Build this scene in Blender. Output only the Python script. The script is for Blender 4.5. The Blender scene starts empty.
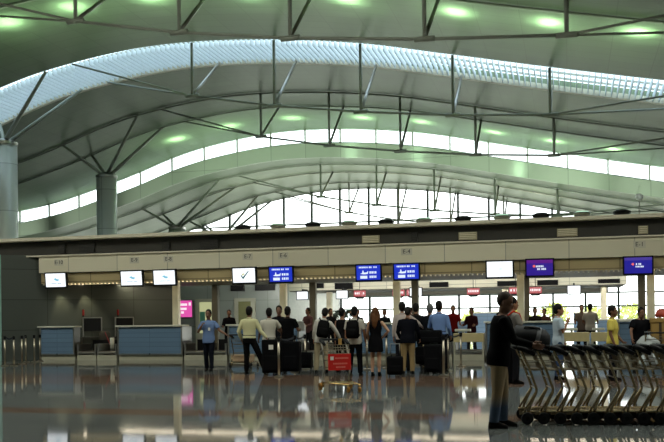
import bpy, math, random
from mathutils import Vector, Matrix, Euler
random.seed(7)
SC = bpy.context.scene
COL = SC.collection
PI = math.pi
R = math.radians

# ------------------------------------------------------------------ materials
def lin(c):
    c = c / 255.0
    return c / 12.92 if c <= 0.04045 else ((c + 0.055) / 1.055) ** 2.4
def rgb(r, g, b): return (lin(r), lin(g), lin(b), 1.0)

_M = {}
def mat(name, col, rough=0.5, metal=0.0, noise=0.12, scale=6.0, spec=0.5, bump=0.0, emit=None, estr=0.0, alpha=None):
    """Procedural principled surface with a little noise in colour and roughness."""
    if name in _M: return _M[name]
    m = bpy.data.materials.new(name); m.use_nodes = True
    nt = m.node_tree; n = nt.nodes; l = nt.links
    b = n['Principled BSDF']
    b.inputs['Roughness'].default_value = rough
    b.inputs['Metallic'].default_value = metal
    b.inputs['Specular IOR Level'].default_value = spec
    tc = n.new('ShaderNodeTexCoord'); nz = n.new('ShaderNodeTexNoise')
    nz.inputs['Scale'].default_value = scale; nz.inputs['Detail'].default_value = 3
    l.new(tc.outputs['Object'], nz.inputs['Vector'])
    mx = n.new('ShaderNodeMix'); mx.data_type = 'RGBA'
    k = 1 - noise
    mx.inputs[6].default_value = (col[0]*k, col[1]*k, col[2]*k, 1)
    k = 1 + noise
    mx.inputs[7].default_value = (min(1, col[0]*k), min(1, col[1]*k), min(1, col[2]*k), 1)
    l.new(nz.outputs['Fac'], mx.inputs[0]); l.new(mx.outputs[2], b.inputs['Base Color'])
    if bump:
        bp = n.new('ShaderNodeBump'); bp.inputs['Strength'].default_value = bump
        l.new(nz.outputs['Fac'], bp.inputs['Height']); l.new(bp.outputs['Normal'], b.inputs['Normal'])
    if emit:
        b.inputs['Emission Color'].default_value = emit
        b.inputs['Emission Strength'].default_value = estr
    _M[name] = m
    return m

def panel_mat(name, col, bw, bh, rough=0.45, metal=0.0, axes='XY', joint=0.6, mortar=0.012, spec=0.5, noise=0.06):
    """Panels with thin joints, laid out in the object's own plane."""
    if name in _M: return _M[name]
    m = bpy.data.materials.new(name); m.use_nodes = True
    nt = m.node_tree; n = nt.nodes; l = nt.links
    b = n['Principled BSDF']; b.inputs['Roughness'].default_value = rough; b.inputs['Metallic'].default_value = metal
    b.inputs['Specular IOR Level'].default_value = spec
    tc = n.new('ShaderNodeTexCoord'); sp = n.new('ShaderNodeSeparateXYZ'); cb = n.new('ShaderNodeCombineXYZ')
    l.new(tc.outputs['Object'], sp.inputs[0])
    l.new(sp.outputs[axes[0]], cb.inputs['X']); l.new(sp.outputs[axes[1]], cb.inputs['Y'])
    br = n.new('ShaderNodeTexBrick'); br.offset = 0.0
    br.inputs['Scale'].default_value = 1.0
    br.inputs['Brick Width'].default_value = bw; br.inputs['Row Height'].default_value = bh
    br.inputs['Mortar Size'].default_value = mortar; br.inputs['Mortar Smooth'].default_value = 0.1
    br.inputs['Color1'].default_value = tuple(c*(1-noise) for c in col[:3]) + (1,)
    br.inputs['Color2'].default_value = tuple(min(1, c*(1+noise)) for c in col[:3]) + (1,)
    br.inputs['Mortar'].default_value = tuple(c*joint for c in col[:3]) + (1,)
    l.new(cb.outputs[0], br.inputs['Vector']); l.new(br.outputs['Color'], b.inputs['Base Color'])
    _M[name] = m
    return m

def emit_mat(name, col, s):
    return mat(name, (0.02, 0.02, 0.02, 1), rough=0.3, emit=col, estr=s)

def glass_mat(name, tint=(1, 1, 1, 1), gloss=0.06):
    if name in _M: return _M[name]
    m = bpy.data.materials.new(name); m.use_nodes = True
    nt = m.node_tree; n = nt.nodes; l = nt.links
    for x in list(n): n.remove(x)
    o = n.new('ShaderNodeOutputMaterial'); t = n.new('ShaderNodeBsdfTransparent'); g = n.new('ShaderNodeBsdfGlossy')
    mx = n.new('ShaderNodeMixShader'); t.inputs['Color'].default_value = tint
    g.inputs['Roughness'].default_value = 0.03
    mx.inputs[0].default_value = gloss
    l.new(t.outputs[0], mx.inputs[1]); l.new(g.outputs[0], mx.inputs[2]); l.new(mx.outputs[0], o.inputs['Surface'])
    _M[name] = m
    return m

# ------------------------------------------------------------------ mesh builder
class MB:
    def __init__(s): s.v = []; s.f = []; s.m = []
    def add(s, vs, fs, m=0):
        o = len(s.v); s.v += [tuple(p) for p in vs]
        for q in fs: s.f.append(tuple(i + o for i in q)); s.m.append(m)
        return s
    def box(s, x0, x1, y0, y1, z0, z1, m=0):
        return s.add([(x0,y0,z0),(x1,y0,z0),(x1,y1,z0),(x0,y1,z0),(x0,y0,z1),(x1,y0,z1),(x1,y1,z1),(x0,y1,z1)],
                     [(3,2,1,0),(4,5,6,7),(0,1,5,4),(1,2,6,5),(2,3,7,6),(3,0,4,7)], m)
    def obox(s, c, size, rot=(0,0,0), m=0):
        M_ = Euler(rot).to_matrix(); hx, hy, hz = [k/2 for k in size]; c = Vector(c)
        vs = [c + M_ @ Vector(p) for p in [(-hx,-hy,-hz),(hx,-hy,-hz),(hx,hy,-hz),(-hx,hy,-hz),(-hx,-hy,hz),(hx,-hy,hz),(hx,hy,hz),(-hx,hy,hz)]]
        return s.add(vs, [(3,2,1,0),(4,5,6,7),(0,1,5,4),(1,2,6,5),(2,3,7,6),(3,0,4,7)], m)
    def bar(s, a, b, w, h, m=0):
        """square bar from a to b"""
        a = Vector(a); b = Vector(b); d = (b-a); L = d.length; q = d.to_track_quat('X', 'Z').to_matrix().to_euler()
        return s.obox((a+b)/2, (L, w, h), q, m)
    def tube(s, pts, r, n=8, m=0, flat=1.0):
        pts = [Vector(p) for p in pts]; k = len(pts)
        rs = r if isinstance(r, (list, tuple)) else [r]*k
        vs = []; fs = []
        t0 = (pts[1]-pts[0]).normalized()
        u = t0.orthogonal().normalized()
        for i in range(k):
            if i == 0: t = pts[1]-pts[0]
            elif i == k-1: t = pts[-1]-pts[-2]
            else: t = (pts[i+1]-pts[i]).normalized() + (pts[i]-pts[i-1]).normalized()
            t.normalize()
            u = (u - t*u.dot(t)).normalized(); w = t.cross(u)
            for j in range(n):
                a = 2*PI*j/n
                vs.append(pts[i] + (u*math.cos(a) + w*math.sin(a)*flat)*rs[i])
        for i in range(k-1):
            for j in range(n):
                fs.append((i*n+j, i*n+(j+1)%n, (i+1)*n+(j+1)%n, (i+1)*n+j))
        fs.append(tuple(range(n-1, -1, -1))); fs.append(tuple((k-1)*n+j for j in range(n)))
        return s.add(vs, fs, m)
    def rings(s, rs, n=16, m=0, fn=None, p=2.0):
        """closed loft of horizontal superellipses: (z, rx, ry, cx, cy)"""
        vs = []; fs = []
        for (z, rx, ry, cx, cy) in rs:
            for j in range(n):
                a = 2*PI*j/n; c = math.cos(a); d = math.sin(a)
                q = Vector((cx + rx*math.copysign(abs(c)**(2/p), c), cy + ry*math.copysign(abs(d)**(2/p), d), z))
                vs.append(fn(q) if fn else q)
        k = len(rs)
        for i in range(k-1):
            for j in range(n):
                fs.append((i*n+j, i*n+(j+1)%n, (i+1)*n+(j+1)%n, (i+1)*n+j))
        fs.append(tuple(range(n-1, -1, -1))); fs.append(tuple((k-1)*n+j for j in range(n)))
        return s.add(vs, fs, m)
    def ell(s, c, r, fn=None, nu=14, nv=9, m=0):
        vs = []; fs = []; c = Vector(c)
        vs.append(c+Vector((0,0,-r[2])))
        for i in range(1, nv):
            a = -PI/2 + PI*i/nv
            for j in range(nu):
                b = 2*PI*j/nu
                vs.append(c+Vector((r[0]*math.cos(a)*math.cos(b), r[1]*math.cos(a)*math.sin(b), r[2]*math.sin(a))))
        vs.append(c+Vector((0,0,r[2])))
        if fn: vs = [fn(q) for q in vs]
        for j in range(nu): fs.append((0, 1+(j+1)%nu, 1+j))
        for i in range(nv-2):
            for j in range(nu):
                fs.append((1+i*nu+j, 1+i*nu+(j+1)%nu, 1+(i+1)*nu+(j+1)%nu, 1+(i+1)*nu+j))
        t = len(vs)-1; o = 1+(nv-2)*nu
        for j in range(nu): fs.append((o+j, o+(j+1)%nu, t))
        return s.add(vs, fs, m)
    def lathe(s, prof, c=(0,0,0), n=20, m=0, axis='Z'):
        vs = []; fs = []; k = len(prof)
        for (r_, z) in prof:
            for j in range(n):
                a = 2*PI*j/n; p = (r_*math.cos(a), r_*math.sin(a), z)
                if axis == 'Y': p = (p[0], p[2], p[1])
                if axis == 'X': p = (p[2], p[0], p[1])
                vs.append((p[0]+c[0], p[1]+c[1], p[2]+c[2]))
        for i in range(k-1):
            for j in range(n):
                fs.append((i*n+j, i*n+(j+1)%n, (i+1)*n+(j+1)%n, (i+1)*n+j))
        fs.append(tuple(range(n-1,-1,-1))); fs.append(tuple((k-1)*n+j for j in range(n)))
        return s.add(vs, fs, m)
    def prism(s, pts, y0, y1, m=0):
        """polygon in XZ extruded along Y"""
        k = len(pts)
        vs = [(x, y0, z) for x, z in pts] + [(x, y1, z) for x, z in pts]
        fs = [tuple(range(k)), tuple(range(2*k-1, k-1, -1))] + [(i, i+k, (i+1)%k+k, (i+1)%k) for i in range(k)]
        return s.add(vs, fs, m)
    def mesh(s, name, mats, smooth=False):
        me = bpy.data.meshes.new(name); me.from_pydata(s.v, [], s.f)
        ms = mats if isinstance(mats, (list, tuple)) else [mats]
        for q in ms: me.materials.append(q)
        if len(ms) > 1: me.polygons.foreach_set('material_index', s.m)
        if smooth: me.polygons.foreach_set('use_smooth', [True]*len(me.polygons))
        me.update()
        return me
    def build(s, name, mats, parent=None, smooth=False, bevel=0.0, loc=None):
        o = bpy.data.objects.new(name, s.mesh(name, mats, smooth)); COL.objects.link(o)
        if parent: o.parent = parent
        if loc: o.location = loc
        if bevel:
            b = o.modifiers.new('bevel', 'BEVEL'); b.width = bevel; b.segments = 2; b.limit_method = 'ANGLE'
        return o
    def remesh(s, name, mats, vox, parent=None, extra=None, smooth_it=2):
        """one continuous skin out of overlapping closed lofts"""
        me = s.mesh(name, mats); o = bpy.data.objects.new('tmp', me); COL.objects.link(o)
        r = o.modifiers.new('r', 'REMESH'); r.mode = 'VOXEL'; r.voxel_size = vox; r.use_smooth_shade = True
        if smooth_it:
            q = o.modifiers.new('s', 'SMOOTH'); q.factor = 0.5; q.iterations = smooth_it
        dg = bpy.context.evaluated_depsgraph_get(); dg.update()
        me2 = bpy.data.meshes.new_from_object(o.evaluated_get(dg)); me2.name = name
        bpy.data.objects.remove(o); bpy.data.meshes.remove(me)
        if extra and extra.v:
            vs = [tuple(v.co) for v in me2.vertices]; fs = [tuple(p.vertices) for p in me2.polygons]
            k = MB(); k.v = vs; k.f = fs; k.m = [0]*len(fs); k.add(extra.v, extra.f)
            bpy.data.meshes.remove(me2); me2 = k.mesh(name, mats, True)
        if not me2.materials:
            me2.materials.append(mats)
        me2.polygons.foreach_set('use_smooth', [True]*len(me2.polygons))
        o2 = bpy.data.objects.new(name, me2); COL.objects.link(o2)
        if parent: o2.parent = parent
        return o2

def tag(o, label=None, cat=None, group=None, kind=None):
    if label: o['label'] = label
    if cat: o['category'] = cat
    if group: o['group'] = group
    if kind: o['kind'] = kind
    return o
def thing(name, label, cat, loc=(0,0,0), rz=0.0, group=None):
    o = bpy.data.objects.new(name, None); COL.objects.link(o); o.empty_display_size = 0.1
    o.location = loc; o.rotation_euler = (0, 0, rz)
    return tag(o, label, cat, group)
def copy_tree(o, parent=None):
    c = o.copy(); COL.objects.link(c)
    if parent: c.parent = parent
    for ch in list(o.children): copy_tree(ch, c)
    return c
def struct(mb, name, m, **k):
    o = mb.build(name, m, **k); o['kind'] = 'structure'; return o

def text_mb(txt, size, depth=0.004):
    """lettering as mesh, in the XZ plane facing -Y, centred"""
    c = bpy.data.curves.new('t', 'FONT'); c.body = txt; c.size = size; c.align_x = 'CENTER'; c.align_y = 'CENTER'; c.extrude = depth/2
    o = bpy.data.objects.new('t', c); COL.objects.link(o)
    dg = bpy.context.evaluated_depsgraph_get(); dg.update()
    me = bpy.data.meshes.new_from_object(o.evaluated_get(dg))
    k = MB(); k.add([(v.co.x, -v.co.z, v.co.y) for v in me.vertices], [tuple(p.vertices) for p in me.polygons])
    bpy.data.objects.remove(o); bpy.data.meshes.remove(me)
    return k

def glyphs(mb, x0, x1, z, h, y, seed=0, gap=0.25):
    """a row of small letter-sized strokes where the photo's lettering is too small to read"""
    rnd = random.Random(seed); x = x0
    while x < x1 - h*0.3:
        w = h*rnd.uniform(0.45, 0.8)
        if rnd.random() < 0.14: x += h*0.5; continue
        mb.box(x, min(x+w, x1), y, y+0.002, z-h/2, z+h/2); x += w + h*gap

# ------------------------------------------------------------------ palette
steel   = mat('brushed_steel', (0.42, 0.41, 0.38, 1), 0.32, 1.0, 0.1, 20)
chrome  = mat('warm_chrome', (0.40, 0.31, 0.185, 1), 0.25, 1.0, 0.08, 15)
trussm  = mat('truss_paint', rgb(158, 164, 152), 0.45, 0.1, 0.08, 3)
colm    = panel_mat('column_cladding', rgb(214, 220, 212), 3.0, 2.4, 0.32, 0.1, 'XZ', 0.6, 0.02)
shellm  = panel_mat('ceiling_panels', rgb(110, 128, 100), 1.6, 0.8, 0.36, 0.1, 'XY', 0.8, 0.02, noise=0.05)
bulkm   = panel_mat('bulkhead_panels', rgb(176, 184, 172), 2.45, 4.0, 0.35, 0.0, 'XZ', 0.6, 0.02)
fasciam = panel_mat('fascia_panels', rgb(232, 224, 198), 2.05, 3.0, 0.38, 0.15, 'XZ', 0.55, 0.014)
bandm   = panel_mat('lower_band_panels', rgb(200, 180, 136), 1.6, 3.0, 0.3, 0.2, 'XZ', 0.5, 0.02)
lipm    = mat('lip_paint', rgb(228, 221, 198), 0.4)
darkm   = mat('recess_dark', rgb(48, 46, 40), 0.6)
postm   = mat('post_cladding', rgb(236, 228, 200), 0.35, 0.3)
black   = mat('black_plastic', (0.008, 0.008, 0.009, 1), 0.45, spec=0.2)
rubber  = mat('black_rubber', (0.01, 0.01, 0.011, 1), 0.7)
bluep   = panel_mat('counter_blue', rgb(96, 122, 148), 3.0, 0.17, 0.45, 0.0, 'XZ', 0.72, 0.012)
worktop = mat('worktop_pale', rgb(205, 205, 190), 0.35)
plinth  = mat('plinth_pale', rgb(176, 172, 152), 0.4)
greyp   = panel_mat('grey_wall_panels', rgb(128, 136, 132), 1.5, 1.2, 0.35, 0.1, 'XZ', 0.6, 0.012)
dgreyp  = panel_mat('dark_wall_panels', rgb(86, 90, 82), 1.5, 1.15, 0.3, 0.2, 'XZ', 0.55, 0.012)
sidep   = panel_mat('side_wall_panels', rgb(82, 87, 82), 1.7, 1.17, 0.28, 0.1, 'XZ', 0.4, 0.012)
glass   = glass_mat('clear_glass', (0.93, 0.97, 0.97, 1), 0.06)
whitem  = mat('louvre_white', rgb(232, 240, 244), 0.5)
louvm   = mat('baffle_metal', rgb(196, 208, 212), 0.4, 0.4)

# ------------------------------------------------------------------ camera
CZ = 1.35; TH = R(14.8)
cam = bpy.data.cameras.new('camera'); co = bpy.data.objects.new('camera', cam); COL.objects.link(co)
cam.sensor_width = 36; cam.lens = 900*36/664; cam.shift_y = 101/664; cam.clip_end = 500
co.matrix_world = Matrix.Translation((0, 0, CZ)) @ Matrix.Rotation(TH, 4, 'Z') @ Matrix.Rotation(R(90), 4, 'X') @ Matrix.Rotation(-0.0112, 4, 'Z')
SC.camera = co

# ------------------------------------------------------------------ roof profile
PX = [-46,-40,-36.7,-34.5,-29.8,-27,-24.5,-20.7,-17.5,-13.2,-8.9,-5.3,-0.4,3.8,8,14,17]
PZ = [9.0,9.75,10.25,10.75,12.1,13.05,13.68,14.25,14.42,14.2,13.65,12.9,11.85,11.0,10.2,9.2,8.8]
def prof(x):
    # smooth (Catmull-Rom) through the measured section
    n = len(PX)
    if x <= PX[0]: return PZ[0]
    if x >= PX[-1]: return PZ[-1]
    i = max(k for k in range(n-1) if PX[k] <= x)
    def sl(k):
        if k == 0: return (PZ[1]-PZ[0])/(PX[1]-PX[0])
        if k == n-1: return (PZ[-1]-PZ[-2])/(PX[-1]-PX[-2])
        return (PZ[k+1]-PZ[k-1])/(PX[k+1]-PX[k-1])
    h = PX[i+1]-PX[i]; t = (x-PX[i])/h
    return ((2*t**3-3*t*t+1)*PZ[i] + (t**3-2*t*t+t)*h*sl(i) + (-2*t**3+3*t*t)*PZ[i+1] + (t**3-t*t)*h*sl(i+1))
XS = [-44 + 0.5*i for i in range(int(59/0.5)+1)]       # -44 .. 15
XL, XR = -44.0, 15.0

def strip(name, y0, y1, d0, d1, m, thick=0.35):
    """vaulted band: underside at prof+d"""
    k = MB(); n = len(XS)
    vs = []
    for x in XS: vs.append((x, y0, prof(x)+d0))
    for x in XS: vs.append((x, y1, prof(x)+d1))
    for x in XS: vs.append((x, y0, prof(x)+d0+thick))
    for x in XS: vs.append((x, y1, prof(x)+d1+thick))
    fs = []
    for i in range(n-1):
        fs += [(i, n+i, n+i+1, i+1), (2*n+i, 2*n+i+1, 3*n+i+1, 3*n+i), (i, i+1, 2*n+i+1, 2*n+i), (n+i+1, n+i, 3*n+i, 3*n+i+1)]
    fs += [(0, 2*n, 3*n, n), (n-1, 2*n-1, 4*n-1, 3*n-1)]
    k.add(vs, fs)
    return struct(k, name, m)
def vband(k, y0, y1, da, db, xs=XS, m=0):
    """upright band following the vault between prof+da and prof+db"""
    n = len(xs); vs = []
    for y in (y0, y1):
        for x in xs: vs.append((x, y, prof(x)+da))
        for x in xs: vs.append((x, y, prof(x)+db))
    fs = []
    for i in range(n-1):
        fs += [(i, i+1, n+i+1, n+i), (2*n+i+1, 2*n+i, 3*n+i, 3*n+i+1), (n+i, n+i+1, 3*n+i+1, 3*n+i), (i+1, i, 2*n+i, 2*n+i+1)]
    k.add(vs, fs, m)

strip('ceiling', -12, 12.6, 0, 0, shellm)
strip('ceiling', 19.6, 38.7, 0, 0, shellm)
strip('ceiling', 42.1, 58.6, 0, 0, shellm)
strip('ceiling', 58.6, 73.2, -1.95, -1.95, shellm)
# bulkhead below the clerestory
k = MB(); vband(k, 58.4, 58.7, -1.95, -0.98); struct(k, 'trim_1', bulkm)
# edge trims of the roof light
k = MB(); vband(k, 42.05, 42.25, -0.16, 0.1); struct(k, 'trim_2', lipm)

# clerestory 2
w = struct(MB().box(XL, XL+0.1, 58.5, 58.6, prof(XL)-0.98, prof(XL)), 'window_1', steel)
k = MB(); vband(k, 58.52, 58.6, -0.98, -0.9); vband(k, 58.52, 58.6, -0.06, 0.0); k.build('window_frame', whitem, w)
mx = -41.7
while mx < XR:
    MB().box(mx-0.05, mx+0.05, 58.45, 58.6, prof(mx)-0.98, prof(mx)).build('mullion', trussm, w); mx += 2.45
k = MB(); vband(k, 58.55, 58.565, -0.98, 0.0); k.build('pane', glass, w)

# roof light with baffles running front to back
w = struct(MB().box(XL, XL+0.1, 38.7, 42.1, prof(XL)-0.1, prof(XL)+0.1), 'window_2', steel)
k = MB()
x = XL+0.4
while x < XR:
    z = prof(x); k.box(x-0.016, x+0.016, 39.15, 42.05, z-0.12, z+0.2); x += 0.25
k.build('baffle', whitem, w)
k = MB()
for y in (39.6, 40.5, 41.4): vband(k, y-0.02, y+0.02, 0.22, 0.32)
k.build('purlin', trussm, w)
k = MB(); n = len(XS)
k.add([(x, 38.6, prof(x)+0.34) for x in XS]+[(x, 42.2, prof(x)+0.34) for x in XS], [(i, i+1, n+i+1, n+i) for i in range(n-1)])
k.build('pane', glass_mat('rooflight_glass', (0.50, 0.60, 0.66, 1), 0.05), w)
# unseen warm-tinted roof light added above the view to brighten the hall's front
w = struct(MB().box(XL, XL+0.1, 12.6, 19.6, prof(XL)-0.1, prof(XL)+0.1), 'added_rooflight', steel)
k = MB(); k.add([(x, 12.5, prof(x)+0.34) for x in XS]+[(x, 19.7, prof(x)+0.34) for x in XS], [(i, i+1, n+i+1, n+i) for i in range(n-1)])
k.build('pane', glass_mat('added_rooflight_glass', (0.95, 0.92, 0.78, 1), 0.05), w)

# end facade
w = struct(MB().box(XL, XR, 72.6, 73.0, 0, 0.25), 'window_3', steel)
mx = XL+1.1
while mx < XR:
    MB().box(mx-0.08, mx+0.08, 72.55, 72.85, 0.25, prof(mx)-1.95).build('mullion', mat('mullion_grey', rgb(96, 102, 98), 0.5), w); mx += 2.45
k = MB()
for z in (1.0, 2.35, 3.4, 5.8, 8.0, 9.6): 
    k.box(XL if z < 7 else -40, XR if z < 8.5 else 8, 72.6, 72.72, z-0.06, z+0.06)
k.build('transom', trussm, w)
k = MB(); n = len(XS)
k.add([(x, 72.75, 0.2) for x in XS]+[(x, 72.75, prof(x)-1.95) for x in XS], [(i, i+1, n+i+1, n+i) for i in range(n-1)])
k.build('pane', glass, w)

# side and rear walls, floor
wallp = panel_mat('hall_wall_panels', rgb(120, 124, 116), 2.4, 1.2, 0.45, 0.0, 'YZ', 0.7, 0.012)
struct(MB().box(XL-0.3, XL, -12, 73, 0, 10), 'wall_left', wallp)
struct(MB().box(XR, XR+0.3, -12, 73, 0, 10), 'wall_right', wallp)
k = MB(); k.box(XL, XR, -12.3, -12, 0, 0.9); k.box(XL, XR, -12.3, -12, 7.0, 15); struct(k, 'wall_rear', panel_mat('rear_wall_panels', rgb(120, 124, 116), 2.4, 1.2, 0.45, 0.0, 'XZ', 0.7, 0.012))
w = struct(MB().box(XL, XR, -12.2, -12.1, 0.9, 1.0), 'window_4', steel)
mx = XL+1
while mx < XR:
    MB().box(mx-0.05, mx+0.05, -12.25, -12.1, 1.0, 7.0).build('mullion', trussm, w); mx += 2.45
MB().box(XL, XR, -12.18, -12.17, 1.0, 7.0).build('pane', glass_mat('tinted_glass', (0.18, 0.19, 0.18, 1), 0.06), w)

def floor_mat():
    m = bpy.data.materials.new('polished_granite'); m.use_nodes = True
    nt = m.node_tree; n = nt.nodes; l = nt.links; b = n['Principled BSDF']
    ge = n.new('ShaderNodeNewGeometry'); br = n.new('ShaderNodeTexBrick'); br.offset = 0
    br.inputs['Scale'].default_value = 1; br.inputs['Brick Width'].default_value = 0.9; br.inputs['Row Height'].default_value = 0.9
    br.inputs['Mortar Size'].default_value = 0.008
    br.inputs['Color1'].default_value = (0.15, 0.162, 0.158, 1); br.inputs['Color2'].default_value = (0.175, 0.186, 0.182, 1); br.inputs['Mortar'].default_value = (0.05, 0.05, 0.048, 1)
    l.new(ge.outputs['Position'], br.inputs['Vector'])
    sp = n.new('ShaderNodeSeparateXYZ'); l.new(ge.outputs['Position'], sp.inputs[0])
    # inlaid reddish-brown bands of tile across the hall
    acc = None
    for (c, hw) in ((12.6, 0.4), (20.2, 1.8), (27.6, 0.5)):
        s_ = n.new('ShaderNodeMath'); s_.operation = 'SUBTRACT'; s_.inputs[1].default_value = c; l.new(sp.outputs['Y'], s_.inputs[0])
        a_ = n.new('ShaderNodeMath'); a_.operation = 'ABSOLUTE'; l.new(s_.outputs[0], a_.inputs[0])
        t_ = n.new('ShaderNodeMath'); t_.operation = 'LESS_THAN'; t_.inputs[1].default_value = hw; l.new(a_.outputs[0], t_.inputs[0])
        if acc is None: acc = t_
        else:
            q = n.new('ShaderNodeMath'); q.operation = 'MAXIMUM'; l.new(acc.outputs[0], q.inputs[0]); l.new(t_.outputs[0], q.inputs[1]); acc = q
    nz = n.new('ShaderNodeTexNoise'); nz.inputs['Scale'].default_value = 60; nz.inputs['Detail'].default_value = 4; l.new(ge.outputs['Position'], nz.inputs['Vector'])
    mx = n.new('ShaderNodeMix'); mx.data_type = 'RGBA'; mx.inputs[7].default_value = (0.185, 0.118, 0.085, 1)
    l.new(acc.outputs[0], mx.inputs[0]); l.new(br.outputs['Color'], mx.inputs[6])
    m2 = n.new('ShaderNodeMix'); m2.data_type = 'RGBA'; m2.blend_type = 'MULTIPLY'; m2.inputs[0].default_value = 0.25
    l.new(mx.outputs[2], m2.inputs[6]); l.new(nz.outputs['Fac'], m2.inputs[7]); l.new(m2.outputs[2], b.inputs['Base Color'])
    b.inputs['Roughness'].default_value = 0.05; b.inputs['Specular IOR Level'].default_value = 0.12
    return m
struct(MB().box(XL, XR, -12, 73, -0.2, 0), 'floor', floor_mat())

# outside: apron and shrubs
struct(MB().box(-150, 150, 73.2, 300, -0.3, -0.02), 'ground', mat('apron_concrete', rgb(178, 176, 160), 0.8, 0, 0.1, 0.2))
struct(MB().box(-150, 150, -80, -12.4, -0.3, -0.02), 'ground', mat('apron_concrete', rgb(178, 176, 160)))
leafm = mat('shrub_leaf', rgb(210, 215, 130), 0.7, 0, 0.4, 3)
barkm = mat('shrub_bark', rgb(96, 78, 58), 0.8)
SHR = [(-9.5, 94, 2.3, 'round yellow-green shrub farthest left beyond the end windows'), (-5.5, 97, 2.8, 'second yellow-green shrub from the left beyond the end windows'),
       (-1.6, 95, 3.1, 'tall yellow-green shrub beyond the window right of the white-beige post'), (2.2, 96, 2.6, 'wide yellow-green shrub beyond the window behind the woman in yellow'),
       (6.0, 94, 2.9, 'bushy yellow-green shrub beyond the window by the right-hand posts'), (10.5, 97, 2.7, 'yellow-green shrub beyond the windows, farthest right')]
for (sx, sy, sh, lab) in SHR:
    t = thing('shrub', lab, 'shrub', (sx, sy, -0.02), 0, 'shrubs outside the end windows')
    k = MB(); rnd = random.Random(int(sx*10))
    for i in range(420):
        a = rnd.uniform(0, 2*PI); ph = rnd.uniform(-0.5, 1.4); rr = rnd.uniform(0.6, 1.0)
        c = Vector((1.7*rr*math.cos(a)*math.cos(ph), 1.3*rr*math.sin(a)*math.cos(ph), sh*0.55 + sh*0.45*rr*math.sin(ph)))
        e = Euler((rnd.uniform(0, 3), rnd.uniform(0, 3), rnd.uniform(0, 3))).to_matrix(); s_ = 0.22
        k.add([c+e@Vector(p) for p in ((-s_,0,0),(0,-s_*0.5,0),(s_,0,0.04),(0,s_*0.5,0))], [(0,1,2,3)])
    k.build('foliage', leafm, t)
    k = MB()
    for a in range(5): k.tube([(0.05*a-0.1, 0, 0), (0.5*math.cos(a*1.3), 0.5*math.sin(a*1.3), sh*0.6)], [0.05, 0.02], 6)
    k.build('stem', barkm, t)

# ------------------------------------------------------------------ columns and trusses
NX = [-16.8, -12.8, -8.8, -4.75, -0.7]
NZ = [11.9, 11.15, 10.6, 10.17, 9.9]
TY = [(28.0, 0, 0), (38.7, 0, 0), (48.3, 0, 0), (60.9, -1.95, -1.75), (69.3, -1.95, -1.9)]
TL = ['nearest grey tied roof truss, crossing the top edge of the view', 'grey tied roof truss under the louvred roof light',
      'grey tied roof truss in front of the white clerestory band', 'grey tied roof truss just behind the clerestory bulkhead', 'farthest grey roof truss, against the glazed end wall']
for (Y, dz, dc), lab in zip(TY, TL):
    t = thing('roof_truss', lab, 'truss', (0, Y, 0))
    sh = lambda x: prof(x) + dz - 0.05
    nx = [-16.5, -12.6, -8.7, -4.3, 0.0] if Y == 28.0 else NX
    P = [Vector((x, 0.0, z+dc)) for x, z in zip(nx, NZ)]
    MB().tube(P, 0.055, 10).build('bottom_chord', trussm, t, True)
    for q in P:
        MB().tube([q+Vector((-0.32,0,0)), q+Vector((0.32,0,0))], 0.09, 10).build('node_sleeve', trussm, t, True)
        for yy, ex in ((0.0, 0.068), (3.4, 0.068)):
            MB().tube([q+Vector((0,0,0.02)), Vector((q.x, yy, sh(q.x)))], ex, 10).build('strut', trussm if yy == 0 else steel, t, True)
    for yy in (0.0, 3.4):
        MB().tube([P[0], Vector((-23.0, yy, sh(-23.0)))], 0.045, 8).build('tie_rod', trussm, t, True)
        MB().tube([P[-1], Vector((5.8, yy, sh(5.8)))], 0.045, 8).build('tie_rod', trussm, t, True)
        if Y != 38.7:
            k = MB(); k.tube([(x, yy, sh(x)-0.02) for x in XS[::2]], 0.05, 8); k.build('rib', trussm, t, True)
CL = [(28.0, -27.6, 10.5, 'silver round roof column nearest the camera, outside the left edge'), (38.7, -27.95, 10.75, 'silver round roof column at the far left edge of the view'),
      (48.3, -27.45, 10.5, 'silver round roof column with four branches above the left counters'), (60.9, -28.55, 8.6, 'third silver roof column, its branching top just above the canopy'),
      (69.3, -28.3, 8.5, 'farthest branching roof column, near the glazed end wall')]
for (Y, X, zt, lab), (_, dz, _c) in list(zip(CL, TY))[1:]:
    t = thing('support_column', lab, 'column', (X, Y+1.7, 0))
    MB().lathe([(0.62, 0), (0.62, zt-0.15)], n=32).build('shaft', colm, t, True)
    MB().lathe([(0.66, zt-0.15), (0.66, zt), (0.4, zt+0.12), (0.2, zt+0.2)], n=32).build('cap', steel, t, False)
    MB().lathe([(0.72, 0), (0.72, 0.18), (0.63, 0.2)], n=32).build('base_ring', steel, t, False)
    for ex in (-24.45, -29.4 if dz == 0 else -30.5):
        for ey in (-1.7, 1.7):
            MB().tube([(0.15*(1 if ex > X else -1), 0.1*ey, zt+0.05), (ex-X, ey, prof(ex)+dz-0.05)], [0.12, 0.075], 10).build('branch', trussm, t, True)

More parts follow.
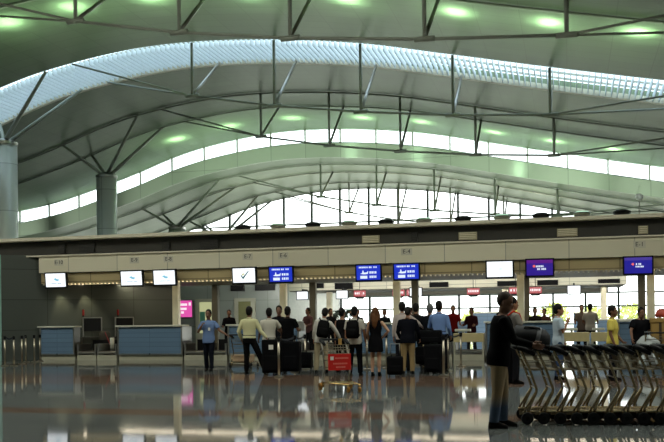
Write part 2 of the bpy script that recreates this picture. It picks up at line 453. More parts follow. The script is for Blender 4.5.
# ------------------------------------------------------------------ check-in canopies
FX0, FX1 = -19.72, 8.0
can = thing('check_in_canopy', 'long cream check-in canopy with dark recess, above the front row of counters', 'canopy', (0, 0, 0))
MB().box(FX0, FX1, 30.6, 31.0, 3.36, 3.98).build('fascia', fasciam, can)
MB().box(FX0-2.0, FX1, 30.52, 31.3, 3.98, 4.03).build('ledge', lipm, can)
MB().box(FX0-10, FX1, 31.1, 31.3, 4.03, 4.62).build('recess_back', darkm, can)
MB().box(FX0-10, FX1, 30.7, 36.0, 4.62, 4.74).build('roof_slab', lipm, can)
MB().box(FX0, FX1, 30.75, 31.0, 2.95, 3.33).build('lower_band', bandm, can)
MB().box(FX0, FX1, 31.0, 35.8, 2.97, 3.03).build('soffit', mat('soffit_paint', rgb(150, 138, 108), 0.5), can)
k = MB(); x = FX0
while x < FX1: k.box(x, x+0.05, 30.86, 31.2, 2.9, 2.965); x += 0.16
k.build('light_louvre', lipm, can)
MB().box(FX0, FX1, 35.5, 36.0, 2.97, 4.62).build('rear_fascia', lipm, can)
for i, x in enumerate([-14.42, -10.15, -5.93, -1.62, 2.6, 6.9]):
    MB().box(x-0.12, x+0.12, 31.38, 31.62, 0, 2.97).build('post', postm, can, bevel=0.02)
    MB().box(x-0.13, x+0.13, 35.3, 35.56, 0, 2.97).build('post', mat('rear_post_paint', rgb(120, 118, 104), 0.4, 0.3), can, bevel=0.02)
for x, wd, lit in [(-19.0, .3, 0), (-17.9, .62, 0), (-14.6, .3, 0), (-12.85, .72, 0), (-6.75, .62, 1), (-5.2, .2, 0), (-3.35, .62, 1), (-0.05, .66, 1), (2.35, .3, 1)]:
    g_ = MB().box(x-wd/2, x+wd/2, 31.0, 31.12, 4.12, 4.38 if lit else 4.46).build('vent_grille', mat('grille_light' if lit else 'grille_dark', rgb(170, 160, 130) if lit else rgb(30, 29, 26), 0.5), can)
    k = MB()
    for q in range(4 if lit else 5): k.box(x-wd/2+0.03, x+wd/2-0.03, 30.985, 31.0, 4.16+q*0.06, 4.18+q*0.06)
    k.build('slat', darkm if not lit else lipm, g_)
# two small soffit downlights over the left belts
for x in (-19.15, -18.45):
    MB().lathe([(0.07, 2.93), (0.07, 2.97)], (x, 29.9+0.92*(x+20.9)-0.45, 0), 12).build('downlight', emit_mat('downlight_lens', (1, .85, .6, 1), 6), can)

can2 = thing('check_in_canopy', 'second grey canopy further back, behind the front row of posts', 'canopy', (0, 0, 0))
MB().box(-13.0, 2.4, 41.0, 44.4, 2.86, 4.3).build('fascia', panel_mat('rear_fascia_panels', rgb(226, 222, 200), 2.05, 3.0, 0.4, 0.0, 'XZ', 0.6, 0.014), can2)
MB().box(-13.0, 2.3, 41.3, 44.4, 2.82, 2.86).build('soffit', mat('rear_soffit', rgb(110, 106, 92), 0.5), can2)
MB().box(-13.5, 1.9, 47.8, 48.2, 2.74, 3.3).build('rear_beam', mat('rear_soffit', rgb(110, 106, 92)), can2)
for x in (-11.4, -7.1, -2.9, 1.5):
    MB().box(x-0.13, x+0.13, 42.6, 42.86, 0, 2.82).build('post', postm, can2, bevel=0.02)

# counter number plates
for x, s_ in [(-18.85, 'E-10'), (-15.68, 'E-9'), (-14.3, 'E-8'), (-11.2, 'E-7'), (-9.85, 'E-6'), (-5.4, 'E-4'), (2.2, 'E-1')]:
    t = thing('counter_number_sign', 'grey counter number plate reading %s on the cream fascia' % s_, 'sign', (x, 30.595, 3.74))
    MB().box(-0.19, 0.19, -0.012, 0.0, -0.12, 0.12).build('plate', mat('plate_grey', rgb(212, 206, 186), 0.4), t)
    text_mb(s_, 0.2, 0.006).build('lettering', mat('plate_ink', rgb(40, 40, 42), 0.5), t, loc=(0, -0.015, 0))

# uplights along the canopy roof
UL = [-11.7, -10.34, -9.0, -7.65, -6.29, -4.93, -3.56, -2.22, -0.91, 0.44, 1.72]
ordn = ['first', 'second', 'third', 'fourth', 'fifth', 'sixth', 'seventh', 'eighth', 'ninth', 'tenth', 'eleventh', 'twelfth', 'thirteenth']
for i, x in enumerate(UL):
    lit = i % 2 == 1
    t = thing('roof_floodlight', '%s %s floodlight from the left on the front canopy roof' % (ordn[i//2], 'pale green-lensed' if lit else 'black round'), 'floodlight', (x, 31.5, 4.74), 0, 'floodlights on the canopy roof')
    MB().box(-0.12, 0.12, -0.1, 0.1, 0, 0.04).build('bracket', black, t)
    MB().lathe([(0.1, 0.04), (0.27, 0.10), (0.30, 0.16), (0.28, 0.2)], n=20).build('housing', black if not lit else steel, t, False)
    MB().lathe([(0.26, 0.19), (0.2, 0.24), (0.05, 0.26)], n=20).build('lens', emit_mat('lens_green', (0.62, 1.0, 0.72, 1), 0.9) if lit else mat('lens_off', (0.02, 0.02, 0.02, 1), 0.2), t, True)
t = thing('dome_camera', 'white dome camera on a slim pole above the right end of the canopy', 'camera', (2.25, 31.2, 4.74))
MB().tube([(0,0,0), (0,0,0.5)], 0.02, 8).build('pole', steel, t)
MB().ell((0,0,0.6), (0.13, 0.13, 0.12)).build('dome', whitem, t, True)

# ------------------------------------------------------------------ hanging screens
def screen(x, z, kind, label):
    t = thing('display_screen', label, 'screen', (x-0.05, 30.45, z+0.02))
    t.rotation_euler = (R(6), 0, 0)
    MB().box(-0.47, 0.47, -0.02, 0.10, -0.31, 0.31).build('casing', black, t, bevel=0.015)
    MB().box(-0.1, 0.1, 0.10, 0.33, -0.05, 0.22).build('wall_bracket', black, t)
    y = -0.024
    def sc(m): return MB().box(-0.42, 0.42, y, y+0.004, -0.245, 0.265).build('screen', m, t)
    if kind == 'bird':
        s_ = sc(emit_mat('screen_white', (0.92, 0.97, 1, 1), 1.25))
        k = MB(); k.prism([(-0.10,0.06),(0.02,0.09),(0.12,0.0),(0.02,-0.02)], y-0.002, y-0.001); k.prism([(0.02,0.03),(0.13,0.06),(0.15,0.0),(0.06,-0.04)], y-0.003, y-0.002)
        k.build('logo', emit_mat('logo_sky', (0.25, 0.62, 0.80, 1), 0.9), s_)
        k = MB(); glyphs(k, -0.27, 0.27, -0.12, 0.035, y-0.002, 3); k.build('lettering', emit_mat('letter_grey', (0.4, 0.55, 0.65, 1), 0.8), s_)
    elif kind == 'plain':
        s_ = sc(emit_mat('screen_white', (0.92, 0.97, 1, 1), 1.25))
        k = MB(); k.prism([(-0.05,0.03),(0.06,0.05),(0.1,0.0),(0.0,-0.02)], y-0.002, y-0.001); glyphs(k, -0.24, 0.24, -0.1, 0.03, y-0.002, 9)
        k.build('logo', emit_mat('logo_faint', (0.7, 0.88, 0.92, 1), 1.1), s_)
    elif kind == 'tick':
        s_ = sc(emit_mat('screen_white', (0.92, 0.97, 1, 1), 1.25))
        MB().prism([(-0.13,0.0),(-0.10,0.03),(-0.04,-0.05),(0.17,0.17),(0.19,0.15),(-0.035,-0.13)], y-0.002, y-0.001).build('logo', emit_mat('tick_teal', (0.02, 0.16, 0.15, 1), 0.6), s_)
        MB().prism([(-0.09,0.06),(-0.01,0.09),(0.03,0.05),(-0.05,0.0)], y-0.003, y-0.002).build('logo_tail', emit_mat('tick_amber', (0.75, 0.75, 0.35, 1), 0.8), s_)
        k = MB(); glyphs(k, -0.22, 0.22, -0.18, 0.025, y-0.002, 5); k.build('lettering', emit_mat('letter_faint', (0.6, 0.7, 0.7, 1), 0.9), s_)
    elif kind == 'blue':
        s_ = sc(emit_mat('screen_blue', (0.006, 0.03, 0.55, 1), 1.0))
        wl = emit_mat('letter_white', (0.8, 0.9, 1, 1), 1.0)
        k = MB(); glyphs(k, -0.33, 0.33, 0.19, 0.055, y-0.002, 11); glyphs(k, 0.04, 0.3, 0.01, 0.08, y-0.002, 12); glyphs(k, 0.04, 0.3, -0.14, 0.08, y-0.002, 13)
        k.build('lettering', wl, s_)
        k = MB(); k.prism([(-0.3,-0.03),(-0.22,0.0),(-0.2,0.09),(-0.17,0.08),(-0.16,0.01),(-0.04,0.02),(-0.03,0.06),(0,0.05),(-0.02,-0.04),(-0.15,-0.05)], y-0.002, y-0.001)
        k.box(-0.29, -0.04, y-0.002, y, -0.2, -0.1); k.build('logo', wl, s_)
    elif kind == 'purple':
        s_ = sc(emit_mat('screen_violet', (0.03, 0.008, 0.30, 1), 0.8))
        MB().box(-0.42, 0.42, y-0.001, y, 0.15, 0.265).build('header_band', emit_mat('band_violet', (0.13, 0.008, 0.28, 1), 0.8), s_)
        wl = emit_mat('letter_white', (0.8, 0.9, 1, 1), 1.0)
        k = MB(); glyphs(k, -0.12, 0.12, 0.05, 0.06, y-0.002, 21); glyphs(k, -0.08, 0.2, -0.04, 0.06, y-0.002, 22); k.build('lettering', wl, s_)
        MB().lathe([(0.045, 0), (0.045, 0.002)], (-0.18, y-0.003, 0.06), 12, axis='Y').build('logo', emit_mat('logo_red', (0.9, 0.15, 0.12, 1), 1.0), s_)
    elif kind == 'indigo':
        s_ = sc(emit_mat('screen_indigo', (0.015, 0.012, 0.34, 1), 0.8))
        MB().box(-0.42, 0.42, y-0.001, y, 0.17, 0.265).build('header_band', emit_mat('band_indigo', (0.08, 0.05, 0.42, 1), 0.7), s_)
        wl = emit_mat('letter_white', (0.8, 0.9, 1, 1), 1.0)
        k = MB(); glyphs(k, -0.1, 0.1, 0.05, 0.06, y-0.002, 31); glyphs(k, -0.08, 0.22, -0.03, 0.05, y-0.002, 32); k.build('lettering', wl, s_)
        MB().prism([(-0.22,0.05),(-0.15,0.1),(-0.12,0.05),(-0.15,0.0)], y-0.003, y-0.002).build('logo', emit_mat('logo_red', (0.9, 0.15, 0.12, 1), 1.0), s_)
    return t
screen(-18.85, 3.03, 'bird', 'hanging white screen with blue bird logo, farthest left, below E-10')
screen(-15.68, 3.03, 'bird', 'hanging white screen with blue bird logo below the E-9 plate')
screen(-14.35, 3.03, 'bird', 'hanging white screen with blue bird logo below the E-8 plate')
screen(-11.24, 3.03, 'tick', 'hanging white screen with a dark tick mark below the E-7 plate')
screen(-9.85, 3.03, 'blue', 'hanging blue flight screen right beside the tick screen, below E-6')
screen(-6.67, 3.02, 'blue', 'hanging blue flight screen, left one of the middle pair')
screen(-5.34, 3.02, 'blue', 'hanging blue flight screen below the E-4 plate')
screen(-2.19, 3.02, 'plain', 'hanging blank white screen left of the purple screen')
screen(-0.89, 3.04, 'purple', 'hanging purple screen with a round red logo')
screen(2.19, 3.03, 'indigo', 'hanging dark blue screen with red logo below the E-1 plate')

# small screens and red signs of the row behind
for x, z, lab in [(-12.04, 2.6, 'small white screen hanging far back, left of the first blue screens'), (-10.13, 2.61, 'small white screen hanging above the potted palm'),
                  (-6.70, 2.66, 'small white screen hanging far back below the middle of the canopy'), (0.19, 2.62, 'small white screen hanging far back above the white-shirted staff')]:
    t = thing('rear_display_screen', lab, 'screen', (x, 40.2, z))
    MB().box(-0.30, 0.30, 0, 0.1, -0.21, 0.21).build('casing', black, t, bevel=0.01)
    MB().box(-0.26, 0.26, -0.004, 0, -0.175, 0.175).build('screen', emit_mat('screen_white', (0.92, 0.97, 1, 1), 1.25), t)
    MB().box(-0.03, 0.03, 0.05, 0.85, 0.18, 0.3).build('hanger', black, t)
for x, z, lab in [(-9.37, 2.64, 'red lit sign hanging far back, right of the potted palm'), (-7.55, 2.64, 'red lit sign hanging far back, half hidden by a pale post'), (-6.9, 2.64, 'red lit sign hanging far back beside the dark post'),
                  (-4.16, 2.64, 'red lit sign hanging far back, above the red-shirted staff member'), (-2.31, 2.64, 'red lit sign hanging far back, left of the pale middle post'), (-1.45, 2.64, 'red lit sign hanging far back, right of the pale middle post')]:
    t = thing('airline_sign', lab, 'sign', (x, 40.5, z))
    MB().box(-0.28, 0.28, 0, 0.08, -0.13, 0.15).build('panel', emit_mat('sign_red', (0.45, 0.008, 0.03, 1), 0.8), t, bevel=0.02)
    MB().rings([(-0.24, 0.16, 0.06, 0, 0.04), (-0.13, 0.26, 0.06, 0, 0.04)], 16).build('lower_shell', black, t)
    k = MB(); glyphs(k, -0.22, 0.24, 0.02, 0.09, -0.004, int(-x*10)); k.build('lettering', emit_mat('letter_pink', (1, 0.75, 0.8, 1), 1.0), t)
    MB().tube([(0,0.04,0.15),(0,0.04,0.6)], 0.015, 6).build('hanger', black, t)
for x0, x1, z0, z1, lab in [(-11.59,-11.2,2.95,3.2,'narrow dark board on the rear canopy left of the dark post'), (-10.66,-9.8,2.88,3.18,'dark board on the rear canopy above the potted palm'), (-6.19,-5.32,2.88,3.12,'dark board on the rear canopy right of the second blue middle screen'),
        (-3.13,-2.25,2.87,3.1,'dark board on the rear canopy below the blank white screen'), (-1.38,-.48,2.87,3.1,'dark board on the rear canopy below the purple screen'), (1.21,2.12,2.9,3.09,'dark board on the rear canopy left of the dark blue screen')]:
    t = thing('hanging_sign', lab, 'board', ((x0+x1)/2, 40.9, (z0+z1)/2))
    w2 = (x1-x0)/2; h2 = (z1-z0)/2
    MB().box(-w2, w2, 0, 0.1, -h2, h2).build('panel', black, t, bevel=0.01)
    MB().box(-w2+0.03, w2-0.03, -0.004, 0, -h2+0.03, h2-0.03).build('face', mat('board_face', (0.006, 0.006, 0.007, 1), 0.6, spec=0.1), t)

# ------------------------------------------------------------------ walls behind the counters
k = MB(); k.box(-23, -12.55, 39.5, 39.7, 0, 4.4); struct(k, 'wall_back_inner', greyp)
# dark panelled wall at the left end, running back at an angle behind the left counters
A_ = Vector((-20.9, 29.9, 0)); B_ = Vector((-15.9, 34.5, 0)); LW = (B_-A_).length
o = struct(MB().box(0, LW, 0, 0.2, 0, 4.05), 'wall_side', sidep); o.location = A_; o.rotation_euler = (0, 0, math.atan2(B_.y-A_.y, B_.x-A_.x))
struct(MB().box(-21.02, -20.90, 29.85, 29.97, 0, 4.05), 'trim_3', mat('teal_edge', rgb(150, 190, 180), 0.2))
struct(MB().box(-40, -20.75, 31.3, 31.5, 0, 4.5), 'wall_front_left', sidep)
# white partition deeper in
struct(MB().box(-15.6, -11.9, 46.5, 46.7, 0, 4.0), 'wall_white', mat('white_partition', rgb(226, 230, 222), 0.5))
# raised staff platform
struct(MB().box(-18.7, 8, 31.72, 36.2, 0, 0.15), 'baseboard_platform', mat('platform_vinyl', rgb(70, 70, 66), 0.5))
# pink poster, lit notice, doors
t = thing('lightbox_sign', 'glowing pink poster with white lines on the grey wall by the first post', 'poster', (-17.57, 39.455, 2.05))
MB().box(-0.36, 0.36, -0.06, 0.04, -0.42, 0.42).build('light_box', steel, t)
MB().box(-0.33, 0.33, -0.066, -0.06, -0.39, 0.39).build('face', emit_mat('poster_pink', (0.85, 0.10, 0.45, 1), 0.9), t)
k = MB()
for i, z in enumerate((0.2, 0.0, -0.17)): glyphs(k, -0.28, 0.12-0.06*i, z, 0.11, -0.07, 40+i, 0.05)
k.box(0.17, 0.28, -0.07, -0.067, 0.15, 0.3); k.build('lettering', emit_mat('poster_white', (1, 0.85, 0.92, 1), 1.0), t)
for n_, x, lit in ((1, -16.55, True), (2, -14.6, False)):
    d_ = struct(MB().box(x-0.52, x+0.52, 39.40, 39.5, 0, 2.5), 'door_%d' % n_, mat('door_grey', rgb(150, 152, 138), 0.4))
    MB().box(x-0.3, x+0.3, 39.37, 39.40, 0.9, 2.35).build('door_glass', emit_mat('door_lit_yellow', (0.78, 0.80, 0.42, 1), 0.55) if lit else mat('door_pane_olive', rgb(110, 112, 80), 0.2), d_)
    MB().box(x+0.36, x+0.42, 39.34, 39.40, 0.95, 1.25).build('door_handle', steel, d_)
    if lit: MB().box(x-0.28, x-0.02, 39.355, 39.37, 1.35, 1.9).build('notice', mat('notice_green', rgb(70, 130, 110), 0.6), d_)
for x, lab in ((-14.95, 'left'), (-13.6, 'right')):
    t = thing('hanging_sign', 'dark hanging board high on the grey wall, %s the olive door' % ('above and left of' if lab == 'left' else 'right of'), 'board', (x, 39.45, 2.98))
    MB().box(-0.33 if lab == 'left' else -0.48, 0.33 if lab == 'left' else 0.48, -0.08, 0.04, -0.14, 0.14).build('panel', black, t, bevel=0.01)

# ------------------------------------------------------------------ front counters
def counter(x0, x1, label, y=30.6, dp=0.85):
    t = thing('check_in_counter', label, 'counter', ((x0+x1)/2, y, 0)); w_ = (x1-x0)/2
    MB().box(-w_+0.03, w_-0.03, 0.06, dp-0.05, 0, 0.22).build('plinth', plinth, t)
    MB().box(-w_+0.06, w_-0.06, 0.0, 0.05, 0.25, 1.24).build('front_panel', bluep, t)
    for q in (-w_, w_-0.06): MB().box(q, q+0.06, -0.02, dp, 0.2, 1.25).build('side_frame', steel, t)
    MB().box(-w_+0.06, w_-0.06, -0.02, 0.05, 0.2, 0.25).build('bottom_rail', steel, t)
    MB().box(-w_-0.05, w_+0.08, -0.10, min(0.45, dp), 1.25, 1.31).build('worktop', worktop, t, bevel=0.012)
    MB().box(-w_+0.06, w_-0.06, dp-0.35, dp+0.15 if dp > 0.6 else dp, 0.72, 0.76).build('desk_top', worktop, t)
    MB().box(-0.025, 0.025, -0.025, 0.0, 0.21, 0.26).build('catch', black, t)
    return t
CT = [(-19.72, -18.22, 'short blue check-in counter farthest left, beside the row of posts'), (-16.42, -13.78, 'wide blue check-in counter with pale top below the E-9 screen'),
      (-12.0, -9.3, 'wide blue check-in counter behind the man in pale yellow shirt'), (-7.45, -4.8, 'wide blue check-in counter behind the woman in black dress'),
      (-2.75, -0.25, 'wide blue check-in counter behind the man pushing trolleys'), (1.5, 4.1, 'blue check-in counter at the right end, behind the man in black')]
for a, b, l_ in CT: counter(a, b, l_, 30.6, 0.40 if a < -19 else 0.85)
def belt(x0, x1, label, gold=False):
    t = thing('baggage_belt', label, 'baggage belt', ((x0+x1)/2, 30.6, 0)); w_ = (x1-x0)/2
    MB().box(-w_, w_, 0.0, 1.0, 0, 0.2).build('plinth', plinth, t)
    for x in (-w_, w_-0.07): MB().box(x, x+0.07, 0, 0.9, 0.2, 0.62).build('side_frame', steel if not gold else plinth, t)
    MB().box(-w_+0.07, w_-0.07, 0.06, 1.05, 0.24, 0.34).build('belt', rubber, t)
    k = MB()
    for y in (0.03,): k.tube([(-w_+0.07, y, 0.29), (w_-0.07, y, 0.29)], 0.05, 10)
    k.build('roller', steel, t)
    if gold:
        MB().box(-w_, w_, 0.0, 0.5, 0.62, 0.92).build('scale_housing', mat('housing_cream', rgb(200, 184, 136), 0.4), t, bevel=0.02)
        MB().box(-w_*0.9, w_*0.1, 0.0, 0.4, 0.98, 1.06).build('scanner_head', worktop, t, bevel=0.02)
        MB().box(-w_*0.45, -w_*0.3, 0.1, 0.2, 0.92, 0.98).build('scanner_neck', steel, t)
    else:
        MB().box(-w_+0.07, w_-0.07, 1.05, 1.1, 0.2, 0.75).build('back_panel', black, t)
    return t
BT = [(-18.12, -17.32, 0, 'dark baggage belt just right of the short blue counter'), (-17.28, -16.47, 0, 'dark baggage belt just left of the wide E-9 counter'),
      (-13.72, -12.9, 0, 'baggage belt between the wide E-9 counter and the man in blue polo'), (-12.85, -12.05, 0, 'baggage belt behind the man in the blue polo shirt'),
      (-9.25, -8.4, 0, 'baggage belt behind the man in white T-shirt'), (-8.35, -7.5, 0, 'baggage belt behind the man in black T-shirt'),
      (-4.75, -3.88, 0, 'baggage belt behind the man in blue long-sleeved shirt'), (-3.83, -2.8, 1, 'cream-fronted baggage belt with scanner head right of the queue'),
      (-0.2, 0.62, 1, 'cream-fronted baggage belt behind the light blue polo man'), (0.67, 1.46, 1, 'cream-fronted baggage belt behind the woman in yellow')]
for a, b, g_, l_ in BT: belt(a, b, l_, g_)

# rear counters
for x0, x1, h, y, lab in [(-11.0, -9.0, 1.3, 42.5, 'far blue counter below the potted palm'), (-7.0, -4.6, 1.35, 42.5, 'far blue counter behind the middle posts'), (-4.2, -2.9, 1.72, 40.5, 'tall blue partition behind the red-shirted staff'),
                       (0.15, 1.0, 1.65, 37.5, 'tall blue partition between light blue polo man and woman in yellow'), (1.2, 3.4, 1.35, 42.0, 'far blue counter at the right behind the man in black')]:
    t = thing('rear_counter', lab, 'counter', ((x0+x1)/2, y, 0)); w_ = (x1-x0)/2
    MB().box(-w_, w_, 0, 0.7, 0, h-0.06).build('front_panel', bluep, t)
    MB().box(-w_-0.04, w_+0.04, -0.06, 0.72, h-0.06, h).build('worktop', worktop, t, bevel=0.01)
# work stations behind the left belts
def workstation(x, y, label):
    t = thing('computer_desk', label, 'desk', (x, y, 0.15), R(42))
    MB().box(-0.42, 0.42, -0.17, 0.17, 0.68, 0.72).build('desk_top', mat('desk_dark', rgb(60, 58, 54), 0.4), t)
    for q in (-0.38, 0.38): MB().box(q-0.03, q+0.03, -0.16, 0.16, 0, 0.68).build('side_panel', mat('desk_dark', rgb(60, 58, 54)), t)
    k = MB(); k.box(-0.36, -0.32, -0.1, 0.0, 0.72, 1.5); k.box(0.36, 0.40, -0.1, 0, 0.72, 1.5); k.box(-0.36, 0.40, -0.1, 0, 1.46, 1.5)
    k.build('screen_frame', steel, t)
    MB().box(-0.32, 0.36, -0.08, -0.03, 0.95, 1.45).build('monitor', black, t, bevel=0.01)
workstation(-18.3, 32.0, 'dark desk with framed monitor behind the short left counter')
workstation(-17.35, 32.85, 'dark desk with framed monitor behind the E-9 counter')
t = thing('office_chair', 'dark round-backed office chair behind the left baggage belts', 'chair', (-17.75, 32.05, 0.15))
MB().rings([(0.5, 0.17, 0.03, 0, 0), (0.62, 0.24, 0.05, 0, 0), (0.85, 0.25, 0.05, 0, 0), (0.95, 0.16, 0.03, 0, 0)], 16).build('backrest', mat('chair_fabric', rgb(52, 48, 40), 0.8), t, True)
MB().rings([(0.40, 0.23, 0.23, 0, 0.25), (0.47, 0.25, 0.25, 0, 0.25)], 16).build('seat', mat('chair_fabric', rgb(52, 48, 40)), t)
MB().tube([(0,0.25,0.06),(0,0.25,0.4)], 0.03, 8).build('stem', steel, t)
k = MB()
for i in range(5): k.tube([(0,0.25,0.08),(0.27*math.cos(i*1.257),0.25+0.27*math.sin(i*1.257),0.04)], 0.02, 6)
k.build('foot_star', black, t)
t = thing('tag_bin', 'small pale metal bin with leaning red-tipped rod beside the E-9 counter', 'bin', (-17.05, 31.35, 0.34))
MB().lathe([(0.07, 0), (0.085, 0.5), (0.075, 0.5), (0.06, 0.03)], n=16).build('canister', worktop, t, True)
MB().tube([(0,0,0.05),(-0.3,0,0.72)], 0.018, 8).build('rod', mat('rod_red', rgb(130, 30, 30), 0.5), t)
for x, lab in ((-18.55, 'slim dark pole light with red tip behind the short left counter'), (-17.54, 'slim dark pole light with red tip left of the E-9 counter')):
    t = thing('call_light', lab, 'light', (x, 31.82 if x < -18 else 32.75, 0.87))
    MB().tube([(0,0,0),(0,0,0.85)], 0.025, 8).build('pole', black, t)
    MB().tube([(0,0,0.85),(0,0,1.08)], 0.045, 10).build('lamp', mat('lamp_red', rgb(140, 24, 28), 0.3), t)

# potted palm
t = thing('potted_palm', 'potted palm with arching fronds, seen far back above the waiting crowd', 'plant', (-11.15, 44.6, 0))
MB().lathe([(0.28, 0), (0.36, 0.6), (0.33, 0.6), (0.3, 0.5)], n=18).build('pot', mat('pot_clay', rgb(120, 110, 96), 0.6), t, True)
MB().tube([(0,0,0.45),(0.03,0,1.1),(0,0,1.75)], [0.07, 0.055, 0.04], 8).build('trunk', barkm, t, True)
palm = mat('palm_leaf', rgb(22, 40, 22), 0.6, spec=0.1)
rnd = random.Random(4)
for i in range(14):
    a = i*2*PI/14+rnd.uniform(-.2, .2); up = rnd.uniform(0.25, 0.6); L = rnd.uniform(0.65, 0.95); k = MB()
    pts = [Vector((L*s_*math.cos(a), L*s_*math.sin(a), 1.72+up*1.6*s_-1.15*s_*s_*(up+.2))) for s_ in (0, .25, .5, .75, 1)]
    k.tube(pts, 0.01, 5)
    sd = Vector((-math.sin(a), math.cos(a), 0))
    for j in range(1, 5):
        for q in (-1, 1):
            for e_ in (0, 0.5):
                p0 = pts[j].lerp(pts[j-1], e_); p1 = p0 + sd*q*0.2 + (pts[j]-pts[j-1])*0.5 + Vector((0,0,-0.06)); w_ = (pts[j]-pts[j-1])*0.42
                k.add([p0-w_, p0+w_, p1], [(0,1,2)])
    k.build('frond', palm, t)

# ------------------------------------------------------------------ stanchions
postchrome = mat('post_chrome', (0.42, 0.37, 0.29, 1), 0.3, 1.0)
def stanchion_mesh(t):
    MB().lathe([(0.13, 0), (0.13, 0.02), (0.045, 0.045)], n=20).build('base', postchrome, t, False)
    MB().tube([(0,0,0.03),(0,0,0.93)], 0.030, 12).build('pole', postchrome, t, True)
    MB().lathe([(0.042, 0.88), (0.045, 0.99), (0.03, 1.0)], n=14).build('belt_head', black, t, False)
ST = [(-18.29,26.32,'chrome queue post farthest left, at the edge of the view'), (-17.95,26.33,'second chrome queue post from the left edge'), (-18.57,27.71,'third chrome queue post from the left, in the dark corner'),
      (-19.34,29.1,'fourth chrome queue post from the left, in the dark corner'), (-19.05,29.2,'fifth chrome queue post from the left, in the dark corner'), (-19.2,29.8,'sixth chrome queue post, next to the short blue counter'),
      (-6.99,21.25,'chrome queue post in front of the black suitcases, nearest the camera there'), (-7.24,23.4,'chrome queue post behind the man in black T-shirt, left one of two close posts'), (-7.4,24.95,'chrome queue post right of the man in black T-shirt, farther one of two close posts'),
      (-5.10,25.4,'chrome queue post between the woman in black dress and the dark-jacketed man'), (-5.5,24.6,'chrome queue post just right of the woman in black dress'), (-2.99,21.95,'chrome queue post right of the blue-shirted man, nearest of three'), (-3.17,24.15,'chrome queue post right of the blue-shirted man, middle of three'), (-3.1,26.5,'chrome queue post right of the blue-shirted man, farthest of three')]
st0 = None; sts = []
for x, y, lab in ST:
    if st0 is None:
        st0 = thing('queue_post', lab, 'queue post', (x, y, 0)); stanchion_mesh(st0); o = st0
    else:
        o = copy_tree(st0); o.location = (x, y, 0)
    tag(o, lab, 'queue post', 'chrome queue posts'); sts.append(o)
def qbelt(i, j, lab):
    a = Vector(sts[i].location); b = Vector(sts[j].location); k = MB(); N = 6; d = (b-a); up = Vector((0,0,1))
    d2 = d.normalized(); a = a + d2*0.05; b = b - d2*0.05
    vs = []; s_ = Vector((-d2.y, d2.x, 0))*0.002
    for q in range(N+1):
        t_ = q/N; p = a.lerp(b, t_); z = 0.95 - 0.05*4*t_*(1-t_)
        vs += [p+s_+up*(z-0.025), p+s_+up*(z+0.025), p-s_+up*(z+0.025), p-s_+up*(z-0.025)]
    fs = []
    for q in range(N):
        for e in range(4): fs.append((q*4+e, q*4+(e+1)%4, q*4+4+(e+1)%4, q*4+4+e))
    k.add(vs, fs); o = k.build('queue_belt', mat('belt_navy', rgb(20, 24, 36), 0.7)); tag(o, lab, 'belt', 'queue belts')
qbelt(0, 1, 'dark queue belt between the two posts at the left edge'); qbelt(2, 3, 'dark queue belt between the third and fourth left posts'); qbelt(6, 7, 'dark queue belt beside the black suitcases'); qbelt(7, 8, 'dark queue belt right of the man in black T-shirt')
qbelt(10, 9, 'dark queue belt right of the woman in black dress'); qbelt(11, 12, 'dark queue belt right of the blue-shirted man, nearer one'); qbelt(12, 13, 'dark queue belt right of the blue-shirted man, farther one')

